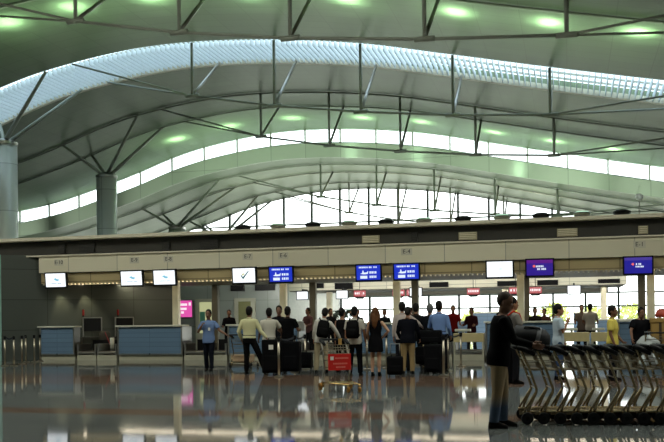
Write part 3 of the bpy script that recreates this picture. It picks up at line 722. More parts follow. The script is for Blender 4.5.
# ------------------------------------------------------------------ luggage carts
chrome_dark = mat('basket_wire', (0.20, 0.17, 0.12, 1), 0.4, 1.0)
wheelm = mat('wheel_amber', rgb(170, 120, 56), 0.3, 0.7)
def make_cart(label, loc, rz, sign=False, m=chrome, group=None, mlow=None):
    mlow = mlow or m; basketm = chrome_dark
    t = thing('luggage_cart', label, 'luggage cart', loc, rz, group)
    for s_ in (-1, 1):
        y = 0.28*s_
        MB().tube([(0,y,0.12),(0.02,y,0.22),(0.11,y,0.41),(0.115,y,0.46),(0.02,y*0.97,0.74),(-0.075,y*0.93,0.95),(-0.12,y*0.93,0.99)], 0.017, 8).build('upright', m, t, True)
        MB().tube([(0.115,y,0.44),(0.03,y,0.30),(-0.05,y,0.16)], 0.012, 8).build('brace', m, t, True)
        MB().tube([(-0.06,y,0.155),(0.25,y*0.9,0.17),(0.9,y*0.42,0.15)], 0.017, 8).build('side_rail', mlow, t, True)
        MB().box(-0.05, 0.03, y-0.02, y+0.02, 0.07, 0.16).build('wheel_fork', mlow, t)
        w_ = MB().lathe([(0.03,-0.022),(0.075,-0.018),(0.08,0),(0.075,0.018),(0.03,0.022)], (-0.01, y+0.04*s_, 0.08), 18, axis='Y').build('rear_wheel', rubber if m is chrome else wheelm, t, False)
        MB().lathe([(0.028,-0.024),(0.028,0.024)], (-0.01, y+0.04*s_, 0.08), 10, axis='Y').build('hub', black if m is chrome else mlow, w_)
        w_ = MB().lathe([(0.02,-0.018),(0.055,-0.015),(0.06,0),(0.055,0.015),(0.02,0.018)], (0.88, y*0.42, 0.06), 16, axis='Y').build('front_wheel', rubber if m is chrome else wheelm, t, False)
        MB().tube([(0.88,y*0.42,0.06),(0.88,y*0.42,0.16)], 0.018, 8).build('caster', mlow, t, True)
        MB().tube([(-0.12,y*0.93,0.99),(-0.03,y*0.93,0.965),(0.10,y*0.93,0.90)], [0.034, 0.036, 0.026], 8).build('side_grip', black, t, True)
    MB().tube([(-0.13,-0.27,0.99),(-0.16,-0.24,1.0),(-0.16,0.24,1.0),(-0.13,0.27,0.99)], 0.022, 10).build('handle_bar', black, t, True)
    k = MB()
    for x, h in ((0.1, .27), (0.28, .25), (0.46, .22), (0.64, .18), (0.82, .14)): k.tube([(x,-h,0.165),(x,h,0.165)], 0.012, 6)
    for y in (-0.12, 0, 0.12): k.tube([(0.0,y*1.3,0.175),(0.86,y*0.7,0.165)], 0.009, 6)
    k.build('deck', mlow, t)
    k = MB()
    for z, x0 in ((0.70, 0.03), (0.80, -0.01), (0.90, -0.055)):
        k.tube([(x0,-0.27,z),(x0+0.16,-0.25,z),(x0+0.16,0.25,z),(x0,0.27,z)], 0.007, 6)
    for q in range(-4, 5):
        y = q*0.058; k.tube([(0.02,y,0.70),(0.19,y,0.70),(0.12,y,0.90)], 0.005, 5)
    for z, x0 in ((0.46, 0.115), (0.60, 0.068), (0.72, 0.03), (0.84, -0.028)): k.tube([(x0,-0.28,z),(x0,0.28,z)], 0.009, 6)
    k.build('basket', basketm, t)
    if sign:
        p = MB().box(-0.012, 0.012, -0.235, 0.235, 0.42, 0.74).build('sign_panel', mat('sign_panel_red', rgb(205, 26, 20), 0.4), t)
        p.location = (0.04, 0, 0)
    return t
# nested row of carts, moving along with the row's own direction
ang = R(9.3); d = Vector((math.cos(ang), math.sin(ang), 0)); nrm = Vector((-math.sin(ang), math.cos(ang), 0))
base = Vector((-0.53, 11.82, 0)) + nrm*0.32
c0 = None
for i in range(12):
    p = base + d*(0.2075*i)
    lab = ('%s gold-tinted chrome luggage cart from the left in the nested row of carts' % ordn[i]) if i else 'first gold-tinted chrome luggage cart of the nested row, nearest the pushing man'
    if c0 is None: c0 = make_cart(lab, p, ang, False, chrome, 'nested luggage carts'); o = c0
    else:
        o = copy_tree(c0); o.location = p; o['label'] = lab
# single cart with red sign
redm = mat('sign_panel_red', rgb(205, 26, 20), 0.4)
rc = make_cart('lone luggage cart with red advertising panel, standing in the open floor', (-4.5, 17.25, 0), R(-52), False, mat('cart_steel', (0.34, 0.32, 0.28, 1), 0.3, 1.0), None, mat('gold_chrome', (0.66, 0.46, 0.2, 1), 0.25, 1.0))
pnl = MB().box(-0.24, 0.24, -0.01, 0.01, -0.16, 0.16).build('sign_panel', redm, rc)
pnl.location = (0.21, 0.0, 0.565); pnl.rotation_euler = (0, 0, R(90)); pnl['label'] = 'red advertising panel'
MB().box(-0.2, -0.13, -0.014, -0.01, 0.04, 0.11).build('logo', mat('sign_white', rgb(235, 230, 225), 0.5), pnl)
k = MB(); glyphs(k, -0.1, 0.19, 0.075, 0.03, -0.014, 61); glyphs(k, -0.14, 0.16, -0.03, 0.03, -0.014, 62); glyphs(k, -0.08, 0.12, -0.1, 0.03, -0.014, 63)
k.build('lettering', mat('sign_letters', rgb(232, 130, 115), 0.5), pnl)
# far cart by the polo man
far = copy_tree(c0); far.location = (-9.55, 25.3, 0); far.rotation_euler = (0, 0, R(80))
tag(far, 'luggage cart held by the man in blue polo shirt', 'luggage cart'); 
if 'group' in far: del far['group']
tag(MB().obox((0, 0, 0), (0.62, 0.42, 0.2), (0, 0, 0)).build('parcel', mat('parcel_tan', rgb(190, 160, 130), 0.6), bevel=0.02), 'flat tan parcel lying on the cart of the man in blue polo', 'parcel').location = (-9.62, 25.75, 0.29)

# ------------------------------------------------------------------ luggage
def suitcase(label, loc, rz, w_, d_, h, handle=True, m=None, wheels=True):
    m = m or mat('suitcase_black', (0.005, 0.005, 0.006, 1), 0.6, spec=0.06)
    t = thing('suitcase', label, 'suitcase', loc, rz)
    MB().box(-w_/2, w_/2, -d_/2, d_/2, 0.05, h).build('shell', m, t, bevel=0.04)
    MB().box(-w_/2+0.05, w_/2-0.05, -d_/2-0.03, -d_/2, 0.12, h*0.55).build('front_pocket', m, t, bevel=0.02)
    for x in (-w_/2+0.06, w_/2-0.06): MB().lathe([(0.03,-0.015),(0.03,0.015)], (x, d_/2-0.04, 0.03), 12, axis='X').build('wheel', rubber, t)
    MB().tube([(-0.09,0,h),(-0.09,0,h+0.035),(0.09,0,h+0.035),(0.09,0,h)], 0.014, 8).build('carry_handle', black, t, True)
    if handle: MB().tube([(-0.11,d_/2-0.04,h-0.02),(-0.11,d_/2-0.04,h+0.3),(0.11,d_/2-0.04,h+0.3),(0.11,d_/2-0.04,h-0.02)], 0.011, 8).build('pull_handle', steel, t, True)
    return t
s1 = suitcase('tall black suitcase with white tag held by the man in pale yellow shirt', (-7.45, 22.1, 0), R(8), 0.5, 0.3, 0.92, False)
MB().box(-0.06, 0.06, -0.16, -0.152, 0.66, 0.78).build('tag', mat('tag_white', rgb(230, 228, 220), 0.6), s1)
suitcase('second black suitcase behind the tall one with white tag', (-7.15, 22.8, 0), R(0), 0.5, 0.28, 0.85, False)
suitcase('black bag on the floor behind the legs of the man in black T-shirt', (-7.35, 24.6, 0), R(0), 0.5, 0.3, 0.5, False)
suitcase('small black wheeled bag standing left of the beige-trousered man', (-4.12, 21.55, 0), R(10), 0.4, 0.26, 0.5, True)
# dark luggage pile right of the jacket man: cart + cases
cp = copy_tree(c0); cp.location = (-3.53, 24.0, 0); cp.rotation_euler = (0, 0, R(-90)); tag(cp, 'luggage cart loaded with dark cases right of the beige-trousered man', 'luggage cart'); del cp['group']
suitcase('large dark suitcase, lower one on the loaded cart', (-3.52, 23.35, 0.18), 0, 0.74, 0.5, 0.5, False)
suitcase('dark suitcase, upper one on the loaded cart', (-3.54, 23.35, 0.69), R(4), 0.64, 0.46, 0.42, False)
suitcase('upright dark suitcase standing at the feet of the blue-shirted man', (-3.35, 22.75, 0), R(-6), 0.46, 0.28, 0.75, False)
# right-hand heap: sacks and crate on a low trolley
cr = copy_tree(c0); cr.location = (2.05, 23.2, 0); cr.rotation_euler = (0, 0, R(85)); tag(cr, 'luggage cart loaded with bags at the right edge, behind the nested carts', 'luggage cart'); del cr['group']
t = thing('crate', 'golden-brown crate of luggage at the right edge on a loaded cart', 'crate', (2.3, 23.6, 0.19))
cm = mat('crate_ochre', rgb(150, 120, 62), 0.6)
MB().box(-0.38, 0.38, -0.25, 0.25, 0, 1.12).build('box_body', cm, t, bevel=0.03)
MB().box(-0.4, 0.4, -0.27, 0.27, 1.05, 1.17).build('lid', cm, t, bevel=0.02)
for x in (-0.16, 0.2): MB().box(x-0.03, x+0.03, -0.262, 0.262, -0.0, 1.178).build('strap', mat('strap_brown', rgb(60, 44, 26), 0.6), t)
def sack(label, loc, r, m):
    k = MB(); k.rings([(0.0, r*0.8, r*0.6, 0, 0), (r*0.25, r*1.05, r*0.8, 0, 0), (r*0.9, r, r*0.75, 0.02, 0), (r*1.4, r*0.6, r*0.45, 0, 0.02), (r*1.55, r*0.2, r*0.15, 0, 0)], 18)
    rnd = random.Random(int(r*1000)); k.v = [(x*(1+0.16*math.sin(9*z/r+5*y/r)), y*(1+0.14*math.cos(7*x/r)), z*(1+rnd.uniform(-.04,.04))) for x, y, z in k.v]
    t = thing('sack', label, 'bag', loc); k.build('bag_body', m, t, True)
    MB().tube([(-0.05,0,r*1.5),(-0.06,0,r*1.9),(0.06,0,r*1.9),(0.05,0,r*1.5)], 0.012, 6).build('tie', m, t, True)
wp = mat('bag_white', rgb(190, 196, 196), 0.5)
sack('white plastic bag hanging lowest at the right, beside the brown crate', (1.86, 23.3, 0.2), 0.2, wp)
sack('white plastic bag stacked upper beside the brown crate', (1.84, 23.35, 0.56), 0.24, wp)
sack('red-orange bag lying on top of the brown crate', (2.2, 23.6, 1.37), 0.14, mat('bag_red', rgb(170, 62, 40), 0.5))
# dark duffel over the first cart's handle
t = thing('duffel_bag', 'dark padded duffel bag with pale stripe resting on the first cart handle', 'bag', (-0.46, 12.1, 0.93), R(9))
k = MB(); k.tube([(-0.28,0,0.20),(-0.24,0,0.20),(-0.04,0,0.17),(0.10,0,0.13),(0.17,0,0.10),(0.2,0,0.09)], [0.06, 0.15, 0.175, 0.165, 0.12, 0.05], 16)
k.build('bag_body', mat('duffel_navy', rgb(14, 15, 22), 0.7), t, True)
k = MB(); k.tube([(0.0,0.0,0.16),(0.05,0.0,0.145)], 0.176, 18); k.build('stripe', mat('duffel_stripe', rgb(120, 122, 126), 0.6), t, True)
MB().tube([(-0.16,-0.08,0.25),(-0.12,-0.1,0.33),(0.06,-0.1,0.31),(0.1,-0.08,0.2)], 0.013, 8).build('carry_strap', black, t, True)

# ------------------------------------------------------------------ people
SK = [mat('skin_tan', rgb(158, 112, 84), 0.55, 0, 0.06), mat('skin_brown', rgb(120, 82, 60), 0.55, 0, 0.06), mat('skin_light', rgb(190, 146, 118), 0.55, 0, 0.06)]
eyem = mat('eye_white', rgb(176, 168, 158), 0.4); irism = mat('eye_dark', (0.01, 0.008, 0.006, 1), 0.2); lipmm = mat('lip_tone', rgb(130, 76, 66), 0.5)
def cloth(c, rough=0.85): return mat('cloth_%02x%02x%02x' % c, rgb(*c), rough, 0, 0.1, 8, spec=0.06)
hair_black = mat('hair_black', (0.012, 0.010, 0.009, 1), 0.5, 0, 0.3, 40, spec=0.1)
hair_brown = mat('hair_brown', rgb(92, 60, 36), 0.5, 0, 0.3, 40, spec=0.1)
hair_grey = mat('hair_grey', rgb(96, 96, 96), 0.6, 0, 0.3, 40, spec=0.1)
hair_shave = mat('hair_shaved', rgb(62, 46, 38), 0.7, 0, 0.2, 60)

def person(label, x, y, yaw, h=1.72, top=(90,90,90), sleeve='short', bottom=(20,20,24), legs='trousers', skin=0, hair='short', hairm=None,
           L=((0.14,0.02,-1),(0.06,0.18,-1)), Rr=((0.14,0.02,-1),(0.06,0.18,-1)), stance=(0.03,0.03), step=(0.0,0.0), lean=(0,0), head=(0,0), z0=0.0,
           vox=0.014, woman=False, curl=0.7, build=1.0, shin_light=None, shoe=(14,14,15), tuck=False, badge=False, tie=None, low=False, stripe=None):
    t = thing('person', label, 'person', (x, y, z0), R(yaw))
    S = h/1.75
    wS = 0.90 if woman else 1.0
    bw = build
    hip = Vector((0, 0, 0.92))
    Rl = Euler((R(lean[0]), R(lean[1]), 0)).to_matrix()      # lean: forward (+), to the left(+)
    up = lambda p: (hip + Rl @ (Vector(p)-hip))
    # torso sections: z, rx, ry, cy
    T = [(0.86,.155,.105,0),(0.93,.168,.12,0.005),(1.02,.150,.108,0),(1.12,.150,.105,0),(1.24,.168,.115,-.002),(1.34,.178,.112,0),(1.405,.165,.092,.006),(1.445,.115,.07,.01),(1.475,.066,.058,.012)]
    if woman: T = [(0.86,.165,.115,0),(0.93,.172,.12,0.005),(1.02,.140,.100,0),(1.10,.130,.095,0),(1.22,.150,.115,-.012),(1.33,.158,.105,0),(1.40,.145,.085,.006),(1.44,.10,.065,.01),(1.47,.058,.052,.012)]
    def torso(k, off, z_lo=0.0, z_hi=2, zscale=1.0, n=20):
        rs = [(z, rx*bw+off, ry*bw+off, 0, cy) for z, rx, ry, cy in T if z_lo <= z <= z_hi]
        k.rings(rs, n, fn=up, p=2.3)
    shx = 0.185*wS*(0.5+0.5*bw)
    J = {}
    for sd, spec in ((1, L), (-1, Rr)):
        sh = up((sd*shx, 0.0, 1.375))
        def dv(q): 
            v = Vector((sd*q[0], -q[1], q[2])); v.normalize(); return v
        e = sh + dv(spec[0])*0.285; w_ = e + dv(spec[1])*0.245
        J[sd] = (sh, e, w_, dv(spec[1]))
    LG = {}
    for sd, st, sp in ((1, stance[0], step[0]), (-1, stance[1], step[1])):
        hp = Vector((sd*0.088, 0, 0.90)); kn = hp + Vector((sd*st*0.95, -sp*0.9-0.015, -0.43)); an = kn + Vector((sd*st*0.85, -sp*0.5+0.03, -0.40))
        an.z = 0.075
        LG[sd] = (hp, kn, an)
    HC = up((0, -0.012, 1.622))
    Rh = Euler((R(head[1]), 0, R(head[0]))).to_matrix()
    hf = lambda p: HC + Rl @ (Rh @ (Vector(p)*1.10))
    # ---- body: one continuous skin
    b = MB(); torso(b, -0.012)
    b.tube([up((0,0.012,1.43)), up((0,0.008,1.50)), HC+Rl@Vector((0,0.015,-0.06))], [.062*wS, .053*wS, .05], 12)
    b.ell((0,0.008,0.03), (.073,.094,.098), hf, 18, 12)                      # cranium
    b.ell((0,-0.030,-0.045), (.056,.062,.072), hf, 16, 10)                   # face
    b.ell((0,-0.052,-0.093), (.034,.032,.026), hf, 12, 8)                    # chin
    b.tube([hf((0,-0.086,0.012)), hf((0,-0.108,-0.034)), hf((0,-0.088,-0.044))], [.010, .017, .012], 8)   # nose
    for sd in (1, -1):
        b.ell((sd*.074, 0.012, -0.012), (.010,.020,.031), hf, 10, 7)         # ear
        b.ell((sd*.034, -0.078, 0.028), (.026,.012,.009), hf, 10, 6)         # brow
        sh, e, w_, dr = J[sd]
        b.tube([sh+Vector((-sd*0.03,0,0.0)), sh, sh.lerp(e,.5), e, e.lerp(w_,.35), w_, w_+dr*0.02], [.045*bw, .054*bw, .047*bw, .038, .038, .026, .026], 12)
        hp, kn, an = LG[sd]
        b.tube([hp+Vector((0,0,.04)), hp, hp.lerp(kn,.5), kn, kn.lerp(an,.35), kn.lerp(an,.75), an], [.08*bw, .084*bw, .071*bw, .052, .053, .038, .034], 12)
        b.ell(an+Vector((0,-0.06,-0.035)), (.036,.10,.032), None, 12, 7)
    # hands with palm, four fingers and a thumb
    hd = MB()
    for sd in (1, -1):
        sh, e, w_, dr = J[sd]
        inw = Vector((-sd, 0, 0)); inw = (inw - dr*inw.dot(dr))
        if inw.length < 0.25: inw = Vector((0,0,-1)) - dr*(-dr.z)
        inw.normalize(); side = dr.cross(inw)
        if side.y > 0: side = -side                                      # thumb side forward
        pc = w_ + dr*0.055
        mm = Matrix((side, inw, dr)).transposed()
        hd.ell((0,0,0), (.042,.017,.058), lambda q: pc + mm @ q, 12, 8)
        for fi, (ln, so) in enumerate(((.070,.030),(.080,.010),(.075,-.010),(.058,-.029))):
            p0 = pc + dr*0.035 + side*so; c = curl*(0.9+0.1*fi); pts = [p0]; dd = dr.copy(); q = p0
            for seg, fr in enumerate((.4,.33,.27)):
                a_ = c*(0.6 if seg == 0 else 0.85); dd = (dd*math.cos(a_) + (inw)*math.sin(a_)).normalized()
                nd = dd; q = q + nd*ln*fr; pts.append(q)
                inw2 = inw
            hd.tube(pts, [.0095,.009,.008,.0065], 7)
        th0 = pc - dr*0.02 + side*0.032
        hd.tube([th0, th0+(side*0.7+dr*0.6+inw*0.25)*0.032, th0+(side*0.65+dr*1.25+inw*0.55)*0.045], [.0125,.011,.008], 7)
    bo = b.remesh('body', SK[skin], vox if not low else 0.02, t, hd, 1)
    # face features
    for sd in (1, -1):
        MB().ell((sd*.031,-0.080,0.004), (.012,.008,.0052), hf, 10, 6).build('eye', eyem, t, True)
        MB().ell((sd*.031,-0.0865,0.004), (.0052,.003,.005), hf, 8, 5).build('iris', irism, t, True)
    k = MB(); k.ell((0,-0.088,-0.068), (.024,.009,.005), hf, 10, 5); k.ell((0,-0.087,-0.076), (.020,.009,.005), hf, 10, 5); k.build('mouth', lipmm, t, True)
    # hair
    hm = hairm or hair_black; k = MB()
    if hair == 'shaved':
        k.ell((0,0.014,0.034), (.0735,.0935,.099), hf, 20, 12)
    else:
        k.ell((0,0.020,0.042), (.082,.096,.102), hf, 20, 12); k.ell((0,0.055,-0.015), (.070,.060,.075), hf, 16, 10)
        if hair == 'long':
            k.tube([hf((0,0.04,0.02)), hf((0,0.075,-0.08)), hf((0,0.10,-0.20)), hf((0,0.105,-0.30)), hf((0,0.10,-0.36))], [.085,.095,.095,.075,.03], 14, flat=0.6)
            for sd in (1,-1): k.tube([hf((sd*.06,0.0,0.04)), hf((sd*.085,0.02,-0.06)), hf((sd*.085,0.05,-0.17))], [.04,.045,.03], 10)
        if hair == 'bun': k.ell((0,0.125,0.04), (.045,.045,.045), hf, 12, 8)
        if hair == 'cap': pass
    k.remesh('hair', hm, 0.012, t, None, 1)
    # top
    k = MB(); off = 0.016
    zl = 0.92 if tuck else 0.86
    if legs == 'dress':
        k.rings([(0.62,.20,.155,0,0.01),(0.75,.195,.150,0,.008),(0.90,.185,.135,0,.005),(1.02,.155,.115,0,0),(1.10,.145,.11,0,0),(1.22,.165,.128,0,-.012),(1.33,.168,.115,0,0),(1.395,.145,.092,0,.006),(1.42,.11,.075,0,.008)], 22, fn=up, p=2.2)
    else:
        torso(k, off, zl, 1.46)
        if not tuck:
            k.rings([(0.80,.175*bw,.128*bw,0,0),(0.90,.185*bw,.135*bw,0,.004),(1.0,.168*bw,.124*bw,0,0)], 20, fn=up, p=2.3)
    for sd in (1, -1):
        sh, e, w_, dr = J[sd]; ins = up((sd*shx*0.42, 0.006, 1.405))
        if sleeve == 'long': k.tube([ins, sh, sh.lerp(e,.5), e, e.lerp(w_,.5), e.lerp(w_,.93)], [.052*bw,.064*bw,.062*bw,.055,.050,.043], 12)
        elif sleeve == 'short': k.tube([ins, sh, sh.lerp(e,.4), sh.lerp(e,.72)], [.052*bw,.066*bw,.069*bw,.071*bw], 12)
        elif sleeve == 'none': k.tube([ins, sh.lerp(ins,.35)], [.06, .058], 12)
    k.remesh('dress' if legs == 'dress' else 'shirt', cloth(top), vox if not low else 0.02, t, None, 2)
    if sleeve in ('long', 'short') and legs != 'dress':
        k = MB(); k.tube([up((0,0.014,1.445)), up((0,0.010,1.474))], [.078*wS, .064*wS], 16); k.build('collar', cloth(top), t, True)
    # legs
    bm_ = cloth(bottom)
    if shin_light:
        bm_ = light_tint_cloth('light_tinted_trousers', bottom, shin_light)  # bluish light on the lower legs, painted into the trouser colour
    if legs == 'trousers':
        k = MB(); torso(k, 0.013, 0.86, 1.02 if tuck else 0.96)
        k.rings([(0.80,.165*bw,.118*bw,0,0.005),(0.88,.17*bw,.125*bw,0,.005),(0.95,.175*bw,.125*bw,0,.005)], 20, p=2.3)
        for sd in (1,-1):
            hp, kn, an = LG[sd]
            k.tube([hp+Vector((-sd*.01,0,.05)), hp+Vector((0,0,-.03)), hp.lerp(kn,.5), kn, kn.lerp(an,.5), an+Vector((0,0,0.0))], [.092*bw,.098*bw,.086*bw,.072,.068,.064], 14)
        k.remesh('trousers', bm_, vox if not low else 0.02, t, None, 2)
        if tuck:
            k = MB(); k.rings([(0.985,.170*bw,.126*bw,0,.002),(1.02,.168*bw,.124*bw,0,.002)], 24, p=2.3, fn=up); k.build('waist_belt', black, t, True)
    # shoes
    for sd in (1,-1):
        an = LG[sd][2]; k = MB()
        fn = lambda q, an=an: Vector((an.x, an.y, 0)) + q
        k.rings([(0.0,.044,.128,0,-0.058),(0.02,.047,.132,0,-0.058),(0.045,.043,.118,0,-0.05),(0.075,.038,.075,0,-0.012),(0.105,.036,.05,0,0.008)], 16, fn=fn, p=2.4)
        k.build('shoe', cloth(shoe, 0.4), t, True)
    if badge: MB().obox(up((0.05,-0.135,1.20)), (0.06,0.006,0.085)).build('badge', mat('badge_white', rgb(235,235,230), 0.4), t)
    t.scale = (S, S, S)
    t['_up'] = 0.0; del t['_up']
    return t, up, S

def light_tint_cloth(name, a, b):  # cloth colour a, with light colour b painted in towards the floor
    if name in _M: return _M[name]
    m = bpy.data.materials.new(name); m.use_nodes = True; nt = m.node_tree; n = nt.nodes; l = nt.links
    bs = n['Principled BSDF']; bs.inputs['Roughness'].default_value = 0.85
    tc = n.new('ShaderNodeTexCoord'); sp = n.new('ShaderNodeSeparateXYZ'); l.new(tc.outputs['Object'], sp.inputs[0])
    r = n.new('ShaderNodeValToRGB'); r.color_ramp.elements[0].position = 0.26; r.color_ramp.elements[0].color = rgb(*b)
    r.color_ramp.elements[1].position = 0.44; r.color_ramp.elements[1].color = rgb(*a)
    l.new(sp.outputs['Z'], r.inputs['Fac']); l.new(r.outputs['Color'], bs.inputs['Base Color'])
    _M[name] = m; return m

def backpack(label, p, m=(12,12,13), hgt=0.5):
    """a pack on the person's back; coordinates taken from the wearer"""
    o, up, S = p
    M_ = Matrix.Translation(o.location) @ Matrix.Rotation(o.rotation_euler.z, 4, 'Z') @ Matrix.Scale(S, 4)
    t = thing('backpack', label, 'backpack', o.location, o.rotation_euler.z); t.scale = (S, S, S)
    k = MB(); k.rings([(0.95,.13,.06,0,.20),(1.0,.165,.095,0,.215),(1.2,.17,.105,0,.215),(1.36,.15,.085,0,.20),(1.42,.09,.045,0,.18)], 20, fn=up, p=3.2); k.build('bag_body', cloth(m, .7), t, True)
    k = MB(); k.rings([(0.98,.10,.03,0,.315),(1.02,.125,.04,0,.32),(1.16,.125,.04,0,.32),(1.2,.10,.03,0,.31)], 16, fn=up, p=3); k.build('front_pocket', cloth(m, .7), t, True)
    for sd in (1,-1):
        MB().tube([up((sd*.10,.17,1.38)), up((sd*.115,.04,1.475)), up((sd*.125,-.09,1.42)), up((sd*.13,-.145,1.25)), up((sd*.15,-.05,1.08)), up((sd*.14,.13,1.02))], 0.018, 8, flat=1.0).build('strap', cloth(m, .7), t, True)
    return t

DN = ((0.14,0.02,-1),(0.06,0.18,-1))
AK = ((0.62,-0.15,-0.75),(-0.55,0.35,-0.55))       # hand on hip
FW = ((0.22,0.25,-0.95),(0.0,0.95,-0.1))           # forearm forward
BLK = (14,14,16)
# near man with carts
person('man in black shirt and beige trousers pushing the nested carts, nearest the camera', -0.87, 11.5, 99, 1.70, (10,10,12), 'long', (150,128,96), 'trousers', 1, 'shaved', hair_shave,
       ((0.10,0.55,-0.85),(-0.10,0.95,-0.28)), ((0.12,0.48,-0.9),(-0.05,0.95,-0.22)), (0.02,0.02), (0.05,-0.05), (6,0), (0,12), vox=0.010, build=1.16, shin_light=(72,88,110), shoe=(24,22,20))
p = person('man in grey T-shirt with red-strapped backpack, just behind the cart-pushing man', -1.17, 19.4, 120, 1.82, (128,122,116), 'short', (24,24,28), 'trousers', 0, 'short', None,
       ((0.15,0.35,-0.9),(0,0.9,-0.35)), ((0.15,0.3,-0.9),(0,0.9,-0.35)))
bp = backpack('dark backpack with red straps on the man in grey T-shirt', p, (40,28,28))
for c in bp.children:
    if c.name.startswith('strap'): c.data.materials[0] = cloth((190,52,34)); 
# the queue
person('man in blue polo shirt facing the camera, hand at his mouth, wearing a badge', -9.9, 23.77, 8, 1.73, (104,126,166), 'short', (20,22,30), 'trousers', 1, 'short', None,
       ((0.55,0.3,-0.75),(0.75,0.25,-0.42)), ((0.38,0.15,-0.9),(-0.62,0.5,0.85)), (0.0,0.0), (0.05,-0.05), badge=True)
person('man in pale yellow shirt and black trousers seen from behind, holding a suitcase', -8.19, 22.44, 182, 1.77, (206,202,158), 'long', (16,15,15), 'trousers', 1, 'short', None,
       ((0.34,-0.1,-0.9),(-0.12,0.5,-0.8)), ((0.42,0.0,-0.9),(0.62,0.1,-0.72)), (0.0,0.19), (0.0,0.0), tuck=True)
person('man in white T-shirt and jeans seen from behind, right of the yellow shirt', -8.0, 23.5, 205, 1.74, (196,190,176), 'short', (58,78,108), 'trousers', 1, 'short', None,
       ((0.2,0.1,-0.95),(0.1,0.6,-0.7)), ((0.5,0.45,-0.7),(0.2,0.8,-0.55)), (0.02,0.05), (0.0,0.0), build=1.05)
person('man in black T-shirt seen from behind, reading a paper at the queue post', -7.62, 24.0, 180, 1.78, BLK, 'short', (16,16,20), 'trousers', 1, 'short', None,
       ((0.3,0.1,-0.95),(-0.1,0.9,-0.2)), ((0.35,0.1,-0.9),(-0.1,0.9,0.0)), (0.02,0.12), (0.0,0.0))
person('dark-clothed person facing the camera between the white and black T-shirt men', -8.43, 25.7, 10, 1.84, (22,22,26), 'short', (18,18,20), 'trousers', 1, 'short', None, FW, FW)
p = person('man in white shirt and cream trousers leaning left with a black backpack', -6.38, 23.0, 200, 1.72, (204,200,190), 'long', (164,150,122), 'trousers', 0, 'short', None,
       ((0.2,0.15,-0.95),(0.05,0.4,-0.9)), ((0.55,0.2,-0.75),(0.45,0.4,-0.75)), (0.03,0.03), (0.0,0.0), (4,-9), (0,6))
backpack('black backpack on the man in white shirt leaning left', p)
person('dark-haired woman in black with one arm raised to her head', -5.93, 23.5, 170, 1.71, (20,19,20), 'none', (18,18,20), 'trousers', 0, 'bun', None,
       DN, ((0.75,0.3,0.1),(-0.75,0.2,0.75)), woman=True)
p = person('man in pale T-shirt with large black backpack beside the brown-haired woman', -5.2, 21.9, 178, 1.72, (190,184,172), 'short', (16,16,19), 'trousers', 0, 'short', None,
       DN, ((0.2,0.05,-0.95),(0.05,0.3,-0.9)), build=1.05)
backpack('large black backpack on the man beside the brown-haired woman', p)
person('brown-haired woman in a sleeveless black dress, hand on hip, bare legs', -4.66, 21.85, 182, 1.68, BLK, 'none', BLK, 'dress', 2, 'long', hair_brown,
       ((0.2,0.15,-0.95),(-0.1,0.5,-0.8)), AK, (0.0,0.0), woman=True)
person('man in pale pink shirt reaching right, behind the dark-jacketed man', -4.43, 24.3, 180, 1.86, (186,172,166), 'long', (24,24,28), 'trousers', 0, 'short', None,
       DN, ((0.72,0.35,-0.55),(0.75,0.3,-0.6)))
person('man in dark jacket and beige trousers seen from behind, head bowed', -4.01, 22.72, 182, 1.70, (16,17,24), 'long', (150,126,88), 'trousers', 0, 'short', None,
       ((0.25,0.1,-0.95),(-0.15,0.6,-0.6)), ((0.28,0.1,-0.95),(0.05,0.6,-0.7)), (0.02,0.02), (0,0), (5,0), (0,14), build=1.12)
person('grey-haired person in dark clothes between dark jacket and blue shirt', -3.68, 24.4, 175, 1.80, (20,22,27), 'long', (18,18,20), 'trousers', 0, 'short', hair_grey, FW, FW, build=1.12)
person('dark-haired person in black behind the pale pink shirt', -4.2, 25.2, 180, 1.84, (24,24,26), 'long', (18,18,20), 'trousers', 0, 'short', None, DN, DN)
person('tall man in blue long-sleeved shirt and dark trousers, right end of the queue', -3.33, 23.66, 172, 1.86, (112,138,186), 'long', (16,16,20), 'trousers', 0, 'short', None,
       ((0.3,0.3,-0.85),(-0.2,0.9,-0.1)), ((0.22,0.0,-0.95),(0.0,0.5,-0.75)), tuck=True)
# right hand side
person('man in light blue polo shirt standing right of the pale middle post', -0.25, 20.8, 100, 1.68, (176,192,204), 'short', (58,74,104), 'trousers', 0, 'short', None,
       ((0.1,0.2,-0.95),(0.0,0.35,-0.9)), ((0.1,0.25,-0.95),(-0.2,0.4,0.9)))
person('woman in yellow shirt with short dark hair, behind the nested carts', 0.90, 20.6, 75, 1.63, (214,196,96), 'short', (22,20,24), 'trousers', 1, 'short', None,
       ((0.1,0.1,-0.95),(0.0,0.6,-0.7)), ((0.16,0.0,-1),(0.0,0.35,-0.9)), woman=True)
person('man in black T-shirt leaning forward, right side behind the nested carts', 1.66, 23.5, 20, 1.62, (18,18,21), 'short', (20,20,24), 'trousers', 1, 'short', None,
       DN, ((0.4,0.4,-0.8),(0.1,0.5,-0.8)), lean=(10,0), build=1.15)
